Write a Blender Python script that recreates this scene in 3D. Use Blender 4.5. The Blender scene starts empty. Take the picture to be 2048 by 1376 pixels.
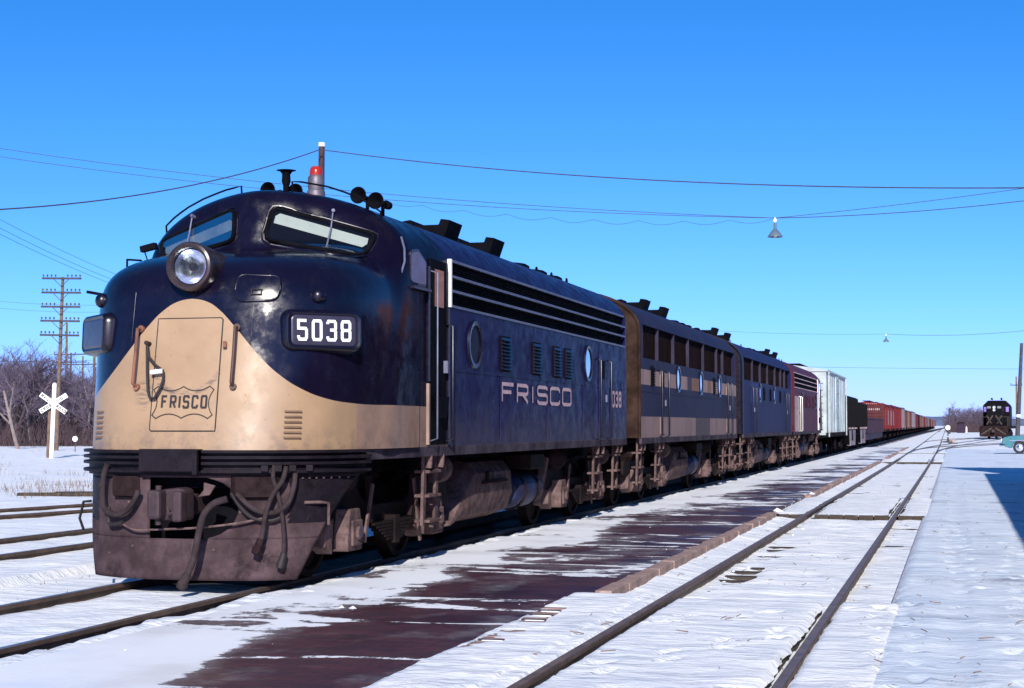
import bpy, math, random
import numpy as np
from mathutils import Vector, Matrix, noise
R = math.radians
rnd = random.Random(5038)
scene = bpy.context.scene
C = scene.collection

# ------------------------------------------------------------------ camera, sky, sun, exposure
cam_d = bpy.data.cameras.new('camera'); cam = bpy.data.objects.new('camera', cam_d); C.objects.link(cam)
cam_d.sensor_width = 36.0; cam_d.lens = 3300.0/2048*36.0; cam_d.clip_start = .1; cam_d.clip_end = 12000
cam.location = (0, 0, 1.54)
YAW = math.atan((1912-1024)/3300.0); PITCH = math.atan((850-688)/3300.0)
cam.rotation_euler = (math.pi/2+PITCH, 0, YAW)
scene.camera = cam
SUN_AZ, SUN_EL = R(15), R(27)            # sun stands behind the camera, 15 degrees to the right of the track line
w = bpy.data.worlds.new('World'); scene.world = w; w.use_nodes = True
nt = w.node_tree; nt.nodes.clear()
sky = nt.nodes.new('ShaderNodeTexSky'); sky.sky_type = 'NISHITA'; sky.sun_disc = False
sky.sun_elevation = SUN_EL; sky.sun_rotation = math.pi-SUN_AZ
sky.altitude = 100; sky.air_density = .5; sky.dust_density = .25; sky.ozone_density = 10.0
hs = nt.nodes.new('ShaderNodeHueSaturation'); hs.inputs['Saturation'].default_value = 1.04; hs.inputs['Hue'].default_value = .500
bg = nt.nodes.new('ShaderNodeBackground'); bg.inputs['Strength'].default_value = .15
wo = nt.nodes.new('ShaderNodeOutputWorld')
sp_ = nt.nodes.new('ShaderNodeSeparateColor'); cb_ = nt.nodes.new('ShaderNodeCombineColor')    # film response: paler horizon, deeper zenith
nt.links.new(sky.outputs[0], hs.inputs['Color']); nt.links.new(hs.outputs[0], sp_.inputs[0])
m1 = nt.nodes.new('ShaderNodeMath'); m1.operation = 'MULTIPLY_ADD'; m1.inputs[1].default_value = 1.28; m1.inputs[2].default_value = -.30; nt.links.new(sp_.outputs[0], m1.inputs[0])
m2 = nt.nodes.new('ShaderNodeMath'); m2.operation = 'MAXIMUM'; m2.inputs[1].default_value = .05; nt.links.new(m1.outputs[0], m2.inputs[0]); nt.links.new(m2.outputs[0], cb_.inputs[0])
m3 = nt.nodes.new('ShaderNodeMath'); m3.operation = 'SMOOTH_MIN'; m3.inputs[1].default_value = 4.4; m3.inputs[2].default_value = 2.0; nt.links.new(sp_.outputs[1], m3.inputs[0]); nt.links.new(m3.outputs[0], cb_.inputs[1])
nt.links.new(sp_.outputs[2], cb_.inputs[2]); nt.links.new(cb_.outputs[0], bg.inputs[0]); nt.links.new(bg.outputs[0], wo.inputs[0])
sun_d = bpy.data.lights.new('sun', 'SUN'); sun = bpy.data.objects.new('sun', sun_d); C.objects.link(sun)
sun_d.energy = 5.0; sun_d.angle = R(.53); sun_d.color = (1.0, .94, .86)
to_sun = Vector((math.sin(SUN_AZ)*math.cos(SUN_EL), -math.cos(SUN_AZ)*math.cos(SUN_EL), math.sin(SUN_EL)))
sun.rotation_euler = to_sun.to_track_quat('Z', 'Y').to_euler()
vs = scene.view_settings; vs.view_transform = 'Standard'; vs.look = 'None'; vs.gamma = 1.0; vs.exposure = 0.40
vs.use_curve_mapping = False

# ------------------------------------------------------------------ materials
def nodes_of(name):
    m = bpy.data.materials.new(name); m.use_nodes = True
    n = m.node_tree; b = n.nodes['Principled BSDF']
    return m, n, b
def N(n, t, **kw):
    x = n.nodes.new(t)
    for k, v in kw.items(): setattr(x, k, v)
    return x
def L(n, a, b): n.links.new(a, b)
def val(n, sock, v):
    sock.default_value = v
def math_n(n, op, a, b=None, clamp=False):
    x = N(n, 'ShaderNodeMath', operation=op); x.use_clamp = clamp
    for i, v in enumerate((a, b)):
        if v is None: continue
        if isinstance(v, (int, float)): x.inputs[i].default_value = v
        else: L(n, v, x.inputs[i])
    return x.outputs[0]
def mixc(n, fac, a, b):
    x = N(n, 'ShaderNodeMix', data_type='RGBA')
    if isinstance(fac, (int, float)): x.inputs[0].default_value = fac
    else: L(n, fac, x.inputs[0])
    for i, v in ((6, a), (7, b)):
        if isinstance(v, tuple): x.inputs[i].default_value = (*v[:3], 1)
        else: L(n, v, x.inputs[i])
    return x.outputs[2]
def ramp(n, src, lo, hi):
    x = N(n, 'ShaderNodeMapRange'); x.interpolation_type = 'SMOOTHSTEP'
    x.inputs[1].default_value = lo; x.inputs[2].default_value = hi
    L(n, src, x.inputs[0]); return x.outputs[0]
def noise_n(n, coord, scale, detail=6, rough=.6, stretch=None):
    if stretch:
        mp = N(n, 'ShaderNodeMapping'); mp.inputs['Scale'].default_value = stretch
        L(n, coord, mp.inputs[0]); coord = mp.outputs[0]
    t = N(n, 'ShaderNodeTexNoise'); t.inputs['Scale'].default_value = scale
    t.inputs['Detail'].default_value = detail; t.inputs['Roughness'].default_value = rough
    L(n, coord, t.inputs['Vector']); return t.outputs[0]
def bump_n(n, b, src, strength, dist=.01):
    x = N(n, 'ShaderNodeBump'); x.inputs['Strength'].default_value = strength; x.inputs['Distance'].default_value = dist
    L(n, src, x.inputs['Height']); L(n, x.outputs[0], b.inputs['Normal'])
MATS = {}
def mat(name, col, rough=.5, var=.25, scale=2.5, dirt=None, amt=.0, bump=.0, metal=.0, spec=.5, streak=False, coat=0):
    if name in MATS: return MATS[name]
    m, n, b = nodes_of(name)
    tc = N(n, 'ShaderNodeTexCoord').outputs['Object']
    n1 = noise_n(n, tc, scale, 7, .65)
    c = mixc(n, ramp(n, n1, .3, .7), tuple(v*(1-var) for v in col), tuple(min(1, v*(1+var)) for v in col))
    if dirt:
        n2 = noise_n(n, tc, scale*1.3, 9, .72, (1, 1, .22) if streak else None)
        c = mixc(n, math_n(n, 'MULTIPLY', ramp(n, n2, .47, .72), amt), c, dirt)
    L(n, c, b.inputs['Base Color'])
    n3 = noise_n(n, tc, scale*6, 4, .6)
    L(n, math_n(n, 'ADD', math_n(n, 'MULTIPLY', n3, .25), max(0, rough-.12)), b.inputs['Roughness'])
    b.inputs['Metallic'].default_value = metal; b.inputs['Specular IOR Level'].default_value = spec
    if coat: b.inputs['Coat Weight'].default_value = coat; b.inputs['Coat Roughness'].default_value = .18
    if bump:
        n4 = noise_n(n, tc, scale*14, 5, .65); bump_n(n, b, n4, bump, .006)
    MATS[name] = m
    return m
def flat(name, col, rough=.5, metal=0., emit=None, spec=.5):
    if name in MATS: return MATS[name]
    m, n, b = nodes_of(name)
    tc = N(n, 'ShaderNodeTexCoord').outputs['Object']
    nn = noise_n(n, tc, 9, 5, .6)
    L(n, mixc(n, nn, tuple(v*.8 for v in col), tuple(min(1, v*1.15) for v in col)), b.inputs['Base Color'])
    b.inputs['Roughness'].default_value = rough; b.inputs['Metallic'].default_value = metal; b.inputs['Specular IOR Level'].default_value = spec
    MATS[name] = m
    return m
NAVY = (.0036, .0026, .0105); SIDEBLUE = (.0085, .0074, .044); CREAM = (.335, .222, .128); CREAM2 = (.29, .185, .135); DUST = (.20, .15, .13)
def f_unit_paint():
    """dark navy over cream with the arch on the nose, painted by position on the carbody"""
    m, n, b = nodes_of('navy_and_cream_paint')
    tc = N(n, 'ShaderNodeTexCoord').outputs['Object']
    sp = N(n, 'ShaderNodeSeparateXYZ'); L(n, tc, sp.inputs[0]); X, Y, Z = sp.outputs
    ax = math_n(n, 'ABSOLUTE', X)
    wv = math_n(n, 'ADD', ax, math_n(n, 'MULTIPLY', Y, .6))
    fc = N(n, 'ShaderNodeFloatCurve'); cu = fc.mapping.curves[0]
    pts = [(.10, 2.765), (.30, 2.728), (.43, 2.64), (.56, 2.505), (.87, 2.17), (1.065, 2.015), (1.30, 1.89), (1.59, 1.80), (2.0, 1.752), (2.6, 1.745), (4.0, 1.745)]
    cu.points[0].location = (pts[0][0]/4, pts[0][1]/4); cu.points[1].location = (1, pts[-1][1]/4)
    for p in pts[1:-1]: cu.points.new(p[0]/4, p[1]/4)
    fc.mapping.update()
    L(n, math_n(n, 'DIVIDE', wv, 4.0), fc.inputs['Value'])
    edge = math_n(n, 'MULTIPLY', fc.outputs[0], 4.0)
    cr = math_n(n, 'LESS_THAN', Z, edge)
    cr = math_n(n, 'MULTIPLY', cr, math_n(n, 'LESS_THAN', Y, 3.76))
    n1 = noise_n(n, tc, 1.6, 8, .68); n2 = noise_n(n, tc, 5, 8, .7); n3 = noise_n(n, tc, 2.2, 9, .75, (1, 1, .2))
    navy = mixc(n, ramp(n, n1, .35, .7), NAVY, tuple(v*1.6 for v in NAVY))
    blue = mixc(n, ramp(n, n1, .3, .7), SIDEBLUE, tuple(v*1.35 for v in SIDEBLUE))
    blue = mixc(n, math_n(n, 'MULTIPLY', ramp(n, n3, .45, .8), .5), blue, (.020, .015, .046))
    dust = math_n(n, 'MULTIPLY', ramp(n, math_n(n, 'ADD', Z, math_n(n, 'MULTIPLY', math_n(n, 'SUBTRACT', n3, .5), 1.3)), 1.85, 1.30), .55)   # road dust thrown up on the lower panels
    blue = mixc(n, dust, blue, (.058, .047, .068))
    navy = mixc(n, ramp(n, Y, 3.68, 3.78), navy, blue)
    cream = mixc(n, ramp(n, n1, .3, .72), CREAM, tuple(v*.82 for v in CREAM))
    cream = mixc(n, math_n(n, 'MULTIPLY', ramp(n, n3, .5, .78), .5), cream, (.26, .19, .14))
    side_cream = mixc(n, ramp(n, n2, .35, .7), CREAM2, tuple(v*.8 for v in CREAM2))
    cream = mixc(n, math_n(n, 'GREATER_THAN', Y, 1.0), cream, side_cream)
    spk = math_n(n, 'MULTIPLY', ramp(n, noise_n(n, tc, 38, 3, .5), .69, .74), .75)
    cream = mixc(n, spk, cream, (.10, .06, .04))
    low = math_n(n, 'MULTIPLY', ramp(n, Z, 1.62, 1.31), ramp(n, noise_n(n, tc, 7, 8, .75), .44, .62))
    cream = mixc(n, math_n(n, 'MULTIPLY', low, .6), cream, (.15, .105, .085))
    soot = math_n(n, 'MULTIPLY', ramp(n, noise_n(n, tc, 3.0, 9, .78, (1, 1, .3)), .50, .72), .45)
    navy = mixc(n, soot, navy, (.016, .013, .022))
    # scuffs rubbed into the paint by the swinging chain and hoses
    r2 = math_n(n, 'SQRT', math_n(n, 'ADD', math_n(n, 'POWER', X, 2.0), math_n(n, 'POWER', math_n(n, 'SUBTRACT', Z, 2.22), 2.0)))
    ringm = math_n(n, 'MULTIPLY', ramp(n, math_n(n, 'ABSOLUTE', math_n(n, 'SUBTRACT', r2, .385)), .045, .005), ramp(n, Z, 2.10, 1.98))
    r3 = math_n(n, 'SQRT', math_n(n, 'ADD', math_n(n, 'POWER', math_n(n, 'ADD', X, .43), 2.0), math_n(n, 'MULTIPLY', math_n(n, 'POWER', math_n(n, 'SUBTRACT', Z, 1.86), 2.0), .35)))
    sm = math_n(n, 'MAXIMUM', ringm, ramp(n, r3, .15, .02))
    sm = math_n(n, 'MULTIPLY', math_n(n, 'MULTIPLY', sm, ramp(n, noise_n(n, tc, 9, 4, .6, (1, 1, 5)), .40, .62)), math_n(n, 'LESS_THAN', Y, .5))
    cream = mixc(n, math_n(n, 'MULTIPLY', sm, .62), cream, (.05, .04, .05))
    c = mixc(n, cr, navy, cream)
    L(n, c, b.inputs['Base Color'])
    rg = math_n(n, 'ADD', math_n(n, 'MULTIPLY', ramp(n, n2, .35, .7), .22), .10)
    rg = math_n(n, 'ADD', rg, math_n(n, 'MULTIPLY', cr, .25))
    rg = math_n(n, 'ADD', rg, math_n(n, 'MULTIPLY', ramp(n, Y, 2.0, 4.0), .16))
    L(n, rg, b.inputs['Roughness'])
    L(n, math_n(n, 'SUBTRACT', .5, math_n(n, 'MULTIPLY', ramp(n, Y, .9, 2.5), .485)), b.inputs['Specular IOR Level'])
    bump_n(n, b, math_n(n, 'ADD', noise_n(n, tc, 1.9, 2, .5), math_n(n, 'MULTIPLY', noise_n(n, tc, 5, 3, .5), .22)), .22, .03)
    return m
def band_paint(name, bands, base, patches=()):
    """horizontal painted bands (z0, z1, colour) and repainted panels (y0, y1, z0, z1, colour)"""
    m, n, b = nodes_of(name)
    tc = N(n, 'ShaderNodeTexCoord').outputs['Object']
    sp = N(n, 'ShaderNodeSeparateXYZ'); L(n, tc, sp.inputs[0]); X, Y, Z = sp.outputs
    c = mixc(n, 0., base, base)
    def rng(s, a, bb): return math_n(n, 'MULTIPLY', math_n(n, 'GREATER_THAN', s, a), math_n(n, 'LESS_THAN', s, bb))
    for z0, z1, col in bands: c = mixc(n, rng(Z, z0, z1), c, col)
    for y0, y1, z0, z1, col in patches: c = mixc(n, math_n(n, 'MULTIPLY', rng(Y, y0, y1), rng(Z, z0, z1)), c, col)
    n1 = noise_n(n, tc, 1.7, 8, .68); n3 = noise_n(n, tc, 2.2, 9, .75, (1, 1, .2))
    c = mixc(n, math_n(n, 'MULTIPLY', ramp(n, n1, .4, .75), .35), c, tuple(v*.3 for v in DUST))
    c = mixc(n, math_n(n, 'MULTIPLY', ramp(n, n3, .5, .8), .5), c, (.06, .045, .055))
    L(n, c, b.inputs['Base Color']); b.inputs['Roughness'].default_value = .5; b.inputs['Specular IOR Level'].default_value = .02
    return m
M_PAINT = f_unit_paint()
M_NAVY = mat('dark_navy_paint', NAVY, .30, .3, 2, bump=0)
M_BLACK = mat('sooty_black', (.004, .004, .006), .7, .4, 4, spec=.03)
M_STEEL = mat('grille_steel', (.11, .12, .19), .5, .2, 5, metal=.2)
M_BRIGHT = mat('stainless_steel', (.62, .58, .50), .30, .1, 6, metal=.65)
M_GRIME_SHADED = mat('shaded_dusty_undercarriage', (.022, .014, .015), .85, .4, 4, (.008, .005, .006), .8, .5, spec=.015)  # dusty iron with the underbody shade darkened into its colour
M_GRIME2 = mat('pale_dusty_iron', (.12, .080, .078), .85, .4, 5, (.018, .011, .012), .75, .5, spec=.015)
M_PILOT = mat('road_dirt_pilot', (.062, .041, .046), .8, .5, 2.2, (.015, .010, .012), .9, .6, spec=.03)
M_ANTI = mat('grimy_black_iron', (.009, .007, .011), .5, .4, 5, (.03, .020, .021), .5, .3, spec=.10)
M_HOSE = mat('dusty_rubber_hose', (.034, .024, .026), .8, .35, 7, (.012, .010, .011), .7, .4, spec=.15)
M_RUST = mat('rusted_iron', (.16, .065, .04), .8, .45, 5, (.05, .025, .02), .6, .5)
M_COUP = mat('coupler_iron', (.030, .014, .019), .7, .35, 6, (.04, .025, .03), .6, .4)
M_WHITE = flat('white_enamel', (.78, .80, .80), .5)
M_LETTER = mat('lettering_cream', (.50, .34, .36), .6, .15, 8)
M_LINE = flat('black_line_paint', (.012, .009, .010), .7)
M_RED = flat('red_lens', (.35, .02, .008), .18)
def glass_mat():
    m, n, b = nodes_of('window_glass')
    tc = N(n, 'ShaderNodeTexCoord').outputs['Object']
    tr = N(n, 'ShaderNodeBsdfTransparent'); gl = N(n, 'ShaderNodeBsdfGlossy'); gl.inputs['Roughness'].default_value = .03; mx = N(n, 'ShaderNodeMixShader')
    tr.inputs[0].default_value = (.86, .90, .92, 1)
    fr = N(n, 'ShaderNodeFresnel'); fr.inputs['IOR'].default_value = 1.45
    L(n, math_n(n, 'MULTIPLY', fr.outputs[0], math_n(n, 'ADD', math_n(n, 'MULTIPLY', noise_n(n, tc, 3, 5), .4), .6)), mx.inputs[0]); L(n, tr.outputs[0], mx.inputs[1]); L(n, gl.outputs[0], mx.inputs[2])
    L(n, mx.outputs[0], n.nodes['Material Output'].inputs['Surface'])
    return m
M_GLASS = glass_mat()
M_DARKIN = flat('dark_cab_interior', (.004, .004, .007), .95, spec=.0)
M_MIRROR = flat('sky_reflecting_glass', (.42, .46, .55), .05, 1.0)
M_VISOR = flat('pale_sun_visor', (.36, .38, .33), .8, spec=.1)
# ------------------------------------------------------------------ mesh helpers
class MB:
    def __init__(s): s.v = []; s.f = []; s.m = []; s.cur = 0
    def add(s, vs_, fs):
        o = len(s.v); s.v += [tuple(p) for p in vs_]
        for f in fs: s.f.append(tuple(i+o for i in f)); s.m.append(s.cur)
        return s
    def box(s, c, d, rot=None):
        hx, hy, hz = d[0]/2, d[1]/2, d[2]/2
        P = [Vector((x, y, z)) for x in (-hx, hx) for y in (-hy, hy) for z in (-hz, hz)]
        if rot is not None: P = [rot @ p for p in P]
        P = [p+Vector(c) for p in P]
        return s.add(P, [(0, 1, 3, 2), (4, 6, 7, 5), (0, 4, 5, 1), (2, 3, 7, 6), (0, 2, 6, 4), (1, 5, 7, 3)])
    def bar(s, a, b, wd, th, upv=(0, 0, 1)):
        a = Vector(a); b = Vector(b); d = (b-a).normalized(); u = Vector(upv)
        if abs(d.dot(u)) > .98: u = Vector((1, 0, 0))
        x = d.cross(u).normalized()*wd/2; y = x.cross(d).normalized()*th/2
        P = [p+sx*x+sy*y for p in (a, b) for sx, sy in ((-1, -1), (1, -1), (1, 1), (-1, 1))]
        return s.add(P, [(0, 3, 2, 1), (4, 5, 6, 7), (0, 1, 5, 4), (1, 2, 6, 5), (2, 3, 7, 6), (3, 0, 4, 7)])
    def tube(s, pts, r, n=8, closed=False, caps=True):
        pts = [Vector(p) for p in pts]; rs = r if isinstance(r, (list, tuple)) else [r]*len(pts)
        V = []; prev = None
        for i, p in enumerate(pts):
            if closed: d = pts[(i+1) % len(pts)]-pts[i-1]
            else: d = pts[min(i+1, len(pts)-1)]-pts[max(i-1, 0)]
            d.normalize()
            if prev is None:
                u = Vector((0, 0, 1)) if abs(d.z) < .9 else Vector((1, 0, 0))
                x = d.cross(u).normalized()
            else:
                x = prev-d*prev.dot(d)
                x = x.normalized() if x.length > 1e-6 else d.orthogonal().normalized()
            prev = x; y = d.cross(x)
            for k in range(n):
                a = 2*math.pi*k/n; V.append(p+rs[i]*(math.cos(a)*x+math.sin(a)*y))
        F = []; m_ = len(pts)
        for i in range(m_ if closed else m_-1):
            for k in range(n):
                a = i*n+k; b = i*n+(k+1) % n; c2 = ((i+1) % m_)*n+(k+1) % n; d2 = ((i+1) % m_)*n+k
                F.append((a, b, c2, d2))
        if caps and not closed: F += [tuple(range(n))[::-1], tuple(range((m_-1)*n, m_*n))]
        return s.add(V, F)
    def cyl(s, a, b, r, n=16, r2=None): return s.tube([a, b], [r, r if r2 is None else r2], n)
    def lathe(s, prof, o, ax, n=24, caps=True):
        """profile of (radius, distance along axis)"""
        o = Vector(o); ax = Vector(ax).normalized(); x = ax.orthogonal().normalized(); y = ax.cross(x)
        V = []; F = []
        for r, t in prof:
            for k in range(n):
                a = 2*math.pi*k/n; V.append(o+ax*t+r*(math.cos(a)*x+math.sin(a)*y))
        for i in range(len(prof)-1):
            for k in range(n): F.append((i*n+k, i*n+(k+1) % n, (i+1)*n+(k+1) % n, (i+1)*n+k))
        if caps and prof[0][0] > 1e-4: F.append(tuple(range(n))[::-1])
        if caps and prof[-1][0] > 1e-4: F.append(tuple(range((len(prof)-1)*n, len(prof)*n)))
        return s.add(V, F)
    def prism(s, poly, axis, lo, hi):
        """2D polygon extruded along an axis: axis 0 -> poly is (y,z), 1 -> (x,z), 2 -> (x,y)"""
        def P(p, t): return ((t, p[0], p[1]), (p[0], t, p[1]), (p[0], p[1], t))[axis]
        n = len(poly); V = [P(p, lo) for p in poly]+[P(p, hi) for p in poly]
        F = [tuple(range(n))[::-1], tuple(range(n, 2*n))]+[(i, (i+1) % n, n+(i+1) % n, n+i) for i in range(n)]
        return s.add(V, F)
    def build(s, name, mats, parent=None, smooth=None, bevel=0, recalc=True):
        me = bpy.data.meshes.new(name); me.from_pydata([tuple(p) for p in s.v], [], s.f)
        mats = mats if isinstance(mats, (list, tuple)) else [mats]
        for m in mats: me.materials.append(m)
        if len(mats) > 1: me.polygons.foreach_set('material_index', s.m)
        if recalc:
            import bmesh
            bm = bmesh.new(); bm.from_mesh(me); bmesh.ops.recalc_face_normals(bm, faces=bm.faces); bm.to_mesh(me); bm.free()
        if smooth is not None:
            me.polygons.foreach_set('use_smooth', [True]*len(me.polygons))
            me.set_sharp_from_angle(angle=R(smooth))
        me.update()
        o = bpy.data.objects.new(name, me); C.objects.link(o)
        if parent is not None: o.parent = parent
        if bevel:
            b = o.modifiers.new('bevel', 'BEVEL'); b.width = bevel; b.segments = 2; b.limit_method = 'ANGLE'; b.angle_limit = R(40)
        return o
def tag(o, label=None, cat=None, group=None, kind=None):
    if label: o['label'] = label
    if cat: o['category'] = cat
    if group: o['group'] = group
    if kind: o['kind'] = kind
    return o
def thing(name, label, cat, loc=(0, 0, 0), rz=0., group=None):
    o = bpy.data.objects.new(name, None); C.objects.link(o); o.location = loc; o.rotation_euler = (0, 0, rz); o.empty_display_size = .3
    return tag(o, label, cat, group)
def copy_tree(o, parent=None, mats=None):
    c = o.copy(); C.objects.link(c); c.parent = parent
    if mats and c.type == 'MESH':
        for i, sl in enumerate(c.material_slots):
            if sl.material in mats: sl.link = 'OBJECT'; sl.material = mats[sl.material]
    for ch in list(o.children): copy_tree(ch, c, mats)
    return c
def rrect(w_, h, r, n=5, cx=0., cy=0.):
    P = []
    for (sx, sy, a0) in ((1, 1, 0), (-1, 1, 90), (-1, -1, 180), (1, -1, 270)):
        for k in range(n+1):
            a = R(a0+90*k/n); P.append((cx+sx*(w_/2-r)+r*math.cos(a), cy+sy*(h/2-r)+r*math.sin(a)))
    return P
def round_poly(poly, r, n=5):
    out = []; m_ = len(poly)
    for i in range(m_):
        a = Vector(poly[i-1]); b = Vector(poly[i]); c2 = Vector(poly[(i+1) % m_])
        u = (a-b); v = (c2-b); rr = min(r, u.length*.45, v.length*.45)
        p0 = b+u.normalized()*rr; p2 = b+v.normalized()*rr
        for k in range(n+1):
            t = k/n; q = (1-t)**2*p0+2*t*(1-t)*b+t*t*p2; out.append((q.x, q.y))
    return out
def resample(poly, n, closed=True):
    P = [Vector(p) for p in poly]
    if closed: P.append(P[0])
    Ls = [0]
    for a, b in zip(P, P[1:]): Ls.append(Ls[-1]+(b-a).length)
    out = []; j = 0
    for k in range(n if closed else n+1):
        t = Ls[-1]*k/n
        while j < len(P)-2 and Ls[j+1] < t: j += 1
        q = P[j].lerp(P[j+1], (t-Ls[j])/max(1e-9, Ls[j+1]-Ls[j])); out.append(tuple(q))
    return out
# stroke lettering: each letter is a set of polylines in a unit box
GLYPH = {
 'F': [[(0, 0), (0, 1), (1, 1)], [(0, .55), (.8, .55)]],
 'R': [[(0, 0), (0, 1), (.85, 1), (1, .9), (1, .58), (.85, .48), (0, .48)], [(.5, .48), (1, 0)]],
 'I': [[(.5, 0), (.5, 1)]],
 'S': [[(1, .82), (1, .92), (.88, 1), (.12, 1), (0, .9), (0, .62), (.12, .52), (.88, .52), (1, .42), (1, .1), (.88, 0), (.12, 0), (0, .1), (0, .2)]],
 'C': [[(1, .75), (1, .9), (.86, 1), (.14, 1), (0, .9), (0, .1), (.14, 0), (.86, 0), (1, .1), (1, .25)]],
 'O': [[(.5, 0), (.12, 0), (0, .1), (0, .9), (.12, 1), (.88, 1), (1, .9), (1, .1), (.88, 0), (.5, 0)]],
 '5': [[(1, 1), (0, 1), (0, .58), (.88, .58), (1, .48), (1, .12), (.88, 0), (.12, 0), (0, .12), (0, .2)]],
 '0': [[(.5, 0), (.12, 0), (0, .1), (0, .9), (.12, 1), (.88, 1), (1, .9), (1, .1), (.88, 0), (.5, 0)]],
 '3': [[(0, .85), (0, .9), (.12, 1), (.88, 1), (1, .9), (1, .62), (.86, .53), (.3, .53)], [(.86, .53), (1, .44), (1, .1), (.88, 0), (.12, 0), (0, .1), (0, .18)]],
 '8': [[(.5, .53), (.12, .53), (0, .62), (0, .9), (.12, 1), (.88, 1), (1, .9), (1, .62), (.88, .53), (.5, .53)], [(.5, .53), (.12, .53), (0, .44), (0, .1), (.12, 0), (.88, 0), (1, .1), (1, .44), (.88, .53), (.5, .53)]],
 'A': [[(0, 0), (.5, 1), (1, 0)], [(.2, .35), (.8, .35)]], 'L': [[(0, 1), (0, 0), (1, 0)]],
 'D': [[(0, 0), (0, 1), (.7, 1), (1, .75), (1, .25), (.7, 0), (0, 0)]], 'N': [[(0, 0), (0, 1), (1, 0), (1, 1)]],
 'G': [[(1, .8), (.8, 1), (.2, 1), (0, .8), (0, .2), (.2, 0), (1, 0), (1, .45), (.6, .45)]],
}
def ribbon(poly, t):
    """flat strip of width t along a 2D polyline, as quads with mitred joints"""
    P = [Vector(p) for p in poly]; closed = (P[0]-P[-1]).length < 1e-6
    if closed: P = P[:-1]
    n = len(P); Lf = []; Rt = []
    for i in range(n):
        a = P[i-1] if (i > 0 or closed) else None; c2 = P[(i+1) % n] if (i < n-1 or closed) else None
        d1 = (P[i]-a).normalized() if a is not None else None; d2 = (c2-P[i]).normalized() if c2 is not None else None
        if d1 is None: d1 = d2
        if d2 is None: d2 = d1
        nn = Vector((-(d1.y+d2.y), d1.x+d2.x))
        nn = nn.normalized() if nn.length > 1e-6 else Vector((-d1.y, d1.x))
        k = t/2/max(.75, nn.dot(Vector((-d1.y, d1.x))))
        Lf.append(P[i]+nn*k); Rt.append(P[i]-nn*k)
    return [(Lf[i], Rt[i], Rt[(i+1) % n], Lf[(i+1) % n]) for i in range(n if closed else n-1)]
def text_quads(txt, x0, z0, wd, h, gap, t):
    """one list of quads per character"""
    out = []
    x = x0
    for ch in txt:
        ww = wd if ch != 'I' else wd*.32
        q = []
        for st in GLYPH.get(ch, []):
            q += ribbon([(x+t/2+p[0]*(ww-t), z0+t/2+p[1]*(h-t)) for p in st], t)
        out.append(q)
        x += ww+gap
    return out
def lettering(part, chars, fn, mat_, parent, sub=.05):
    for q in chars: quads_to_mb(MB(), q, fn, sub).build(part, mat_, parent)
def quads_to_mb(mb, quads, fn, sub=.05):
    """map 2D quads through fn(u,v)->3D, cutting long ones up so that they follow curved steel"""
    for qi, (a, b, c2, d) in enumerate(quads):
        e = qi*1.5e-4
        n = max(1, int(max((d-a).length, (c2-b).length)/sub))
        pts = []
        for k in range(n+1):
            p = a.lerp(d, k/n); r_ = b.lerp(c2, k/n); pts += [fn(p.x, p.y, e), fn(r_.x, r_.y, e)]
        mb.add(pts, [(2*k, 2*k+1, 2*k+3, 2*k+2) for k in range(n)])
    return mb

# ------------------------------------------------------------------ the line of the tracks
def curve_off(s):
    """everything far away bends a little to the left; returns lateral shift and heading"""
    k = 2.3e-5
    if s < 35: return 0., 0.
    if s < 155: return -k*(s-35)**2, 2*k*(s-35)
    return -k*120**2-2*k*120*(s-155), 2*k*120
def on_track(X, s, z=0.):
    o, a = curve_off(s); return Vector((X+o, s, z)), a
TRAIN_X = -7.15; NEAR_X = -1.79
# ------------------------------------------------------------------ streamlined cab and booster locomotives
def smin(a, b, k):
    h = np.clip(.5+.5*(b-a)/k, 0, 1); return b*(1-h)+a*h-k*h*(1-h)
def smax(a, b, k): return -smin(-a, -b, k)
def shell_fn(x, y, z):
    """implicit surface of the cab and bulldog nose; y runs back from the nose, z up from the rail"""
    g = ((np.abs(x)/1.5)**2.1+(np.maximum(0, z-3.3)/.76)**2.1)**(1/2.1)*1.5-1.5
    yw = 1.50+.42*(np.sqrt(x*x+.01)-.1)+.30*(z-3.45)
    Bd = smax(g, (yw-y)/1.12, .3)
    yp = y-.157*np.minimum(z-1.4, 1.3)*(1-.75*np.minimum(1, (x/1.5)**2)); zt = 3.24+.08*y
    e = ((np.abs(x)/1.5)**2.75+(np.maximum(0, 2.0-yp)/2.0)**2.75)**(1/2.75)
    e = (e**4.2+(np.maximum(0, z-2.4)/np.maximum(.3, zt-2.4))**4.2)**(1/4.2)
    return smin(Bd, (e-1)*1.4, .14)
def ray_in(o, d, lo, hi, it=44):
    """bisect from an inside point (lo) to an outside point (hi) along rays"""
    lo = np.full(len(o), lo, float); hi = np.full(len(o), hi, float)
    for _ in range(it):
        m_ = (lo+hi)/2; p = o+d*m_[:, None]; ins = shell_fn(p[:, 0], p[:, 1], p[:, 2]) < 0
        lo = np.where(ins, m_, lo); hi = np.where(ins, hi, m_)
    return o+d*lo[:, None]
def surf(x, z, off=0.):
    """point on the nose or windshield at lateral x and height z, lifted off the steel by off"""
    lo, hi = 2.55, -.8
    for _ in range(40):
        m_ = (lo+hi)/2
        if shell_fn(np.float64(x), np.float64(m_), np.float64(z)) < 0: lo = m_
        else: hi = m_
    p = np.array([x, lo, z]); n = snorm(p)
    return tuple(p+n*off)
def snorm(p):
    e = 1e-3; g = np.array([shell_fn(*(p+np.eye(3)[i]*e))-shell_fn(*(p-np.eye(3)[i]*e)) for i in range(3)])
    return g/np.linalg.norm(g)
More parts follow.
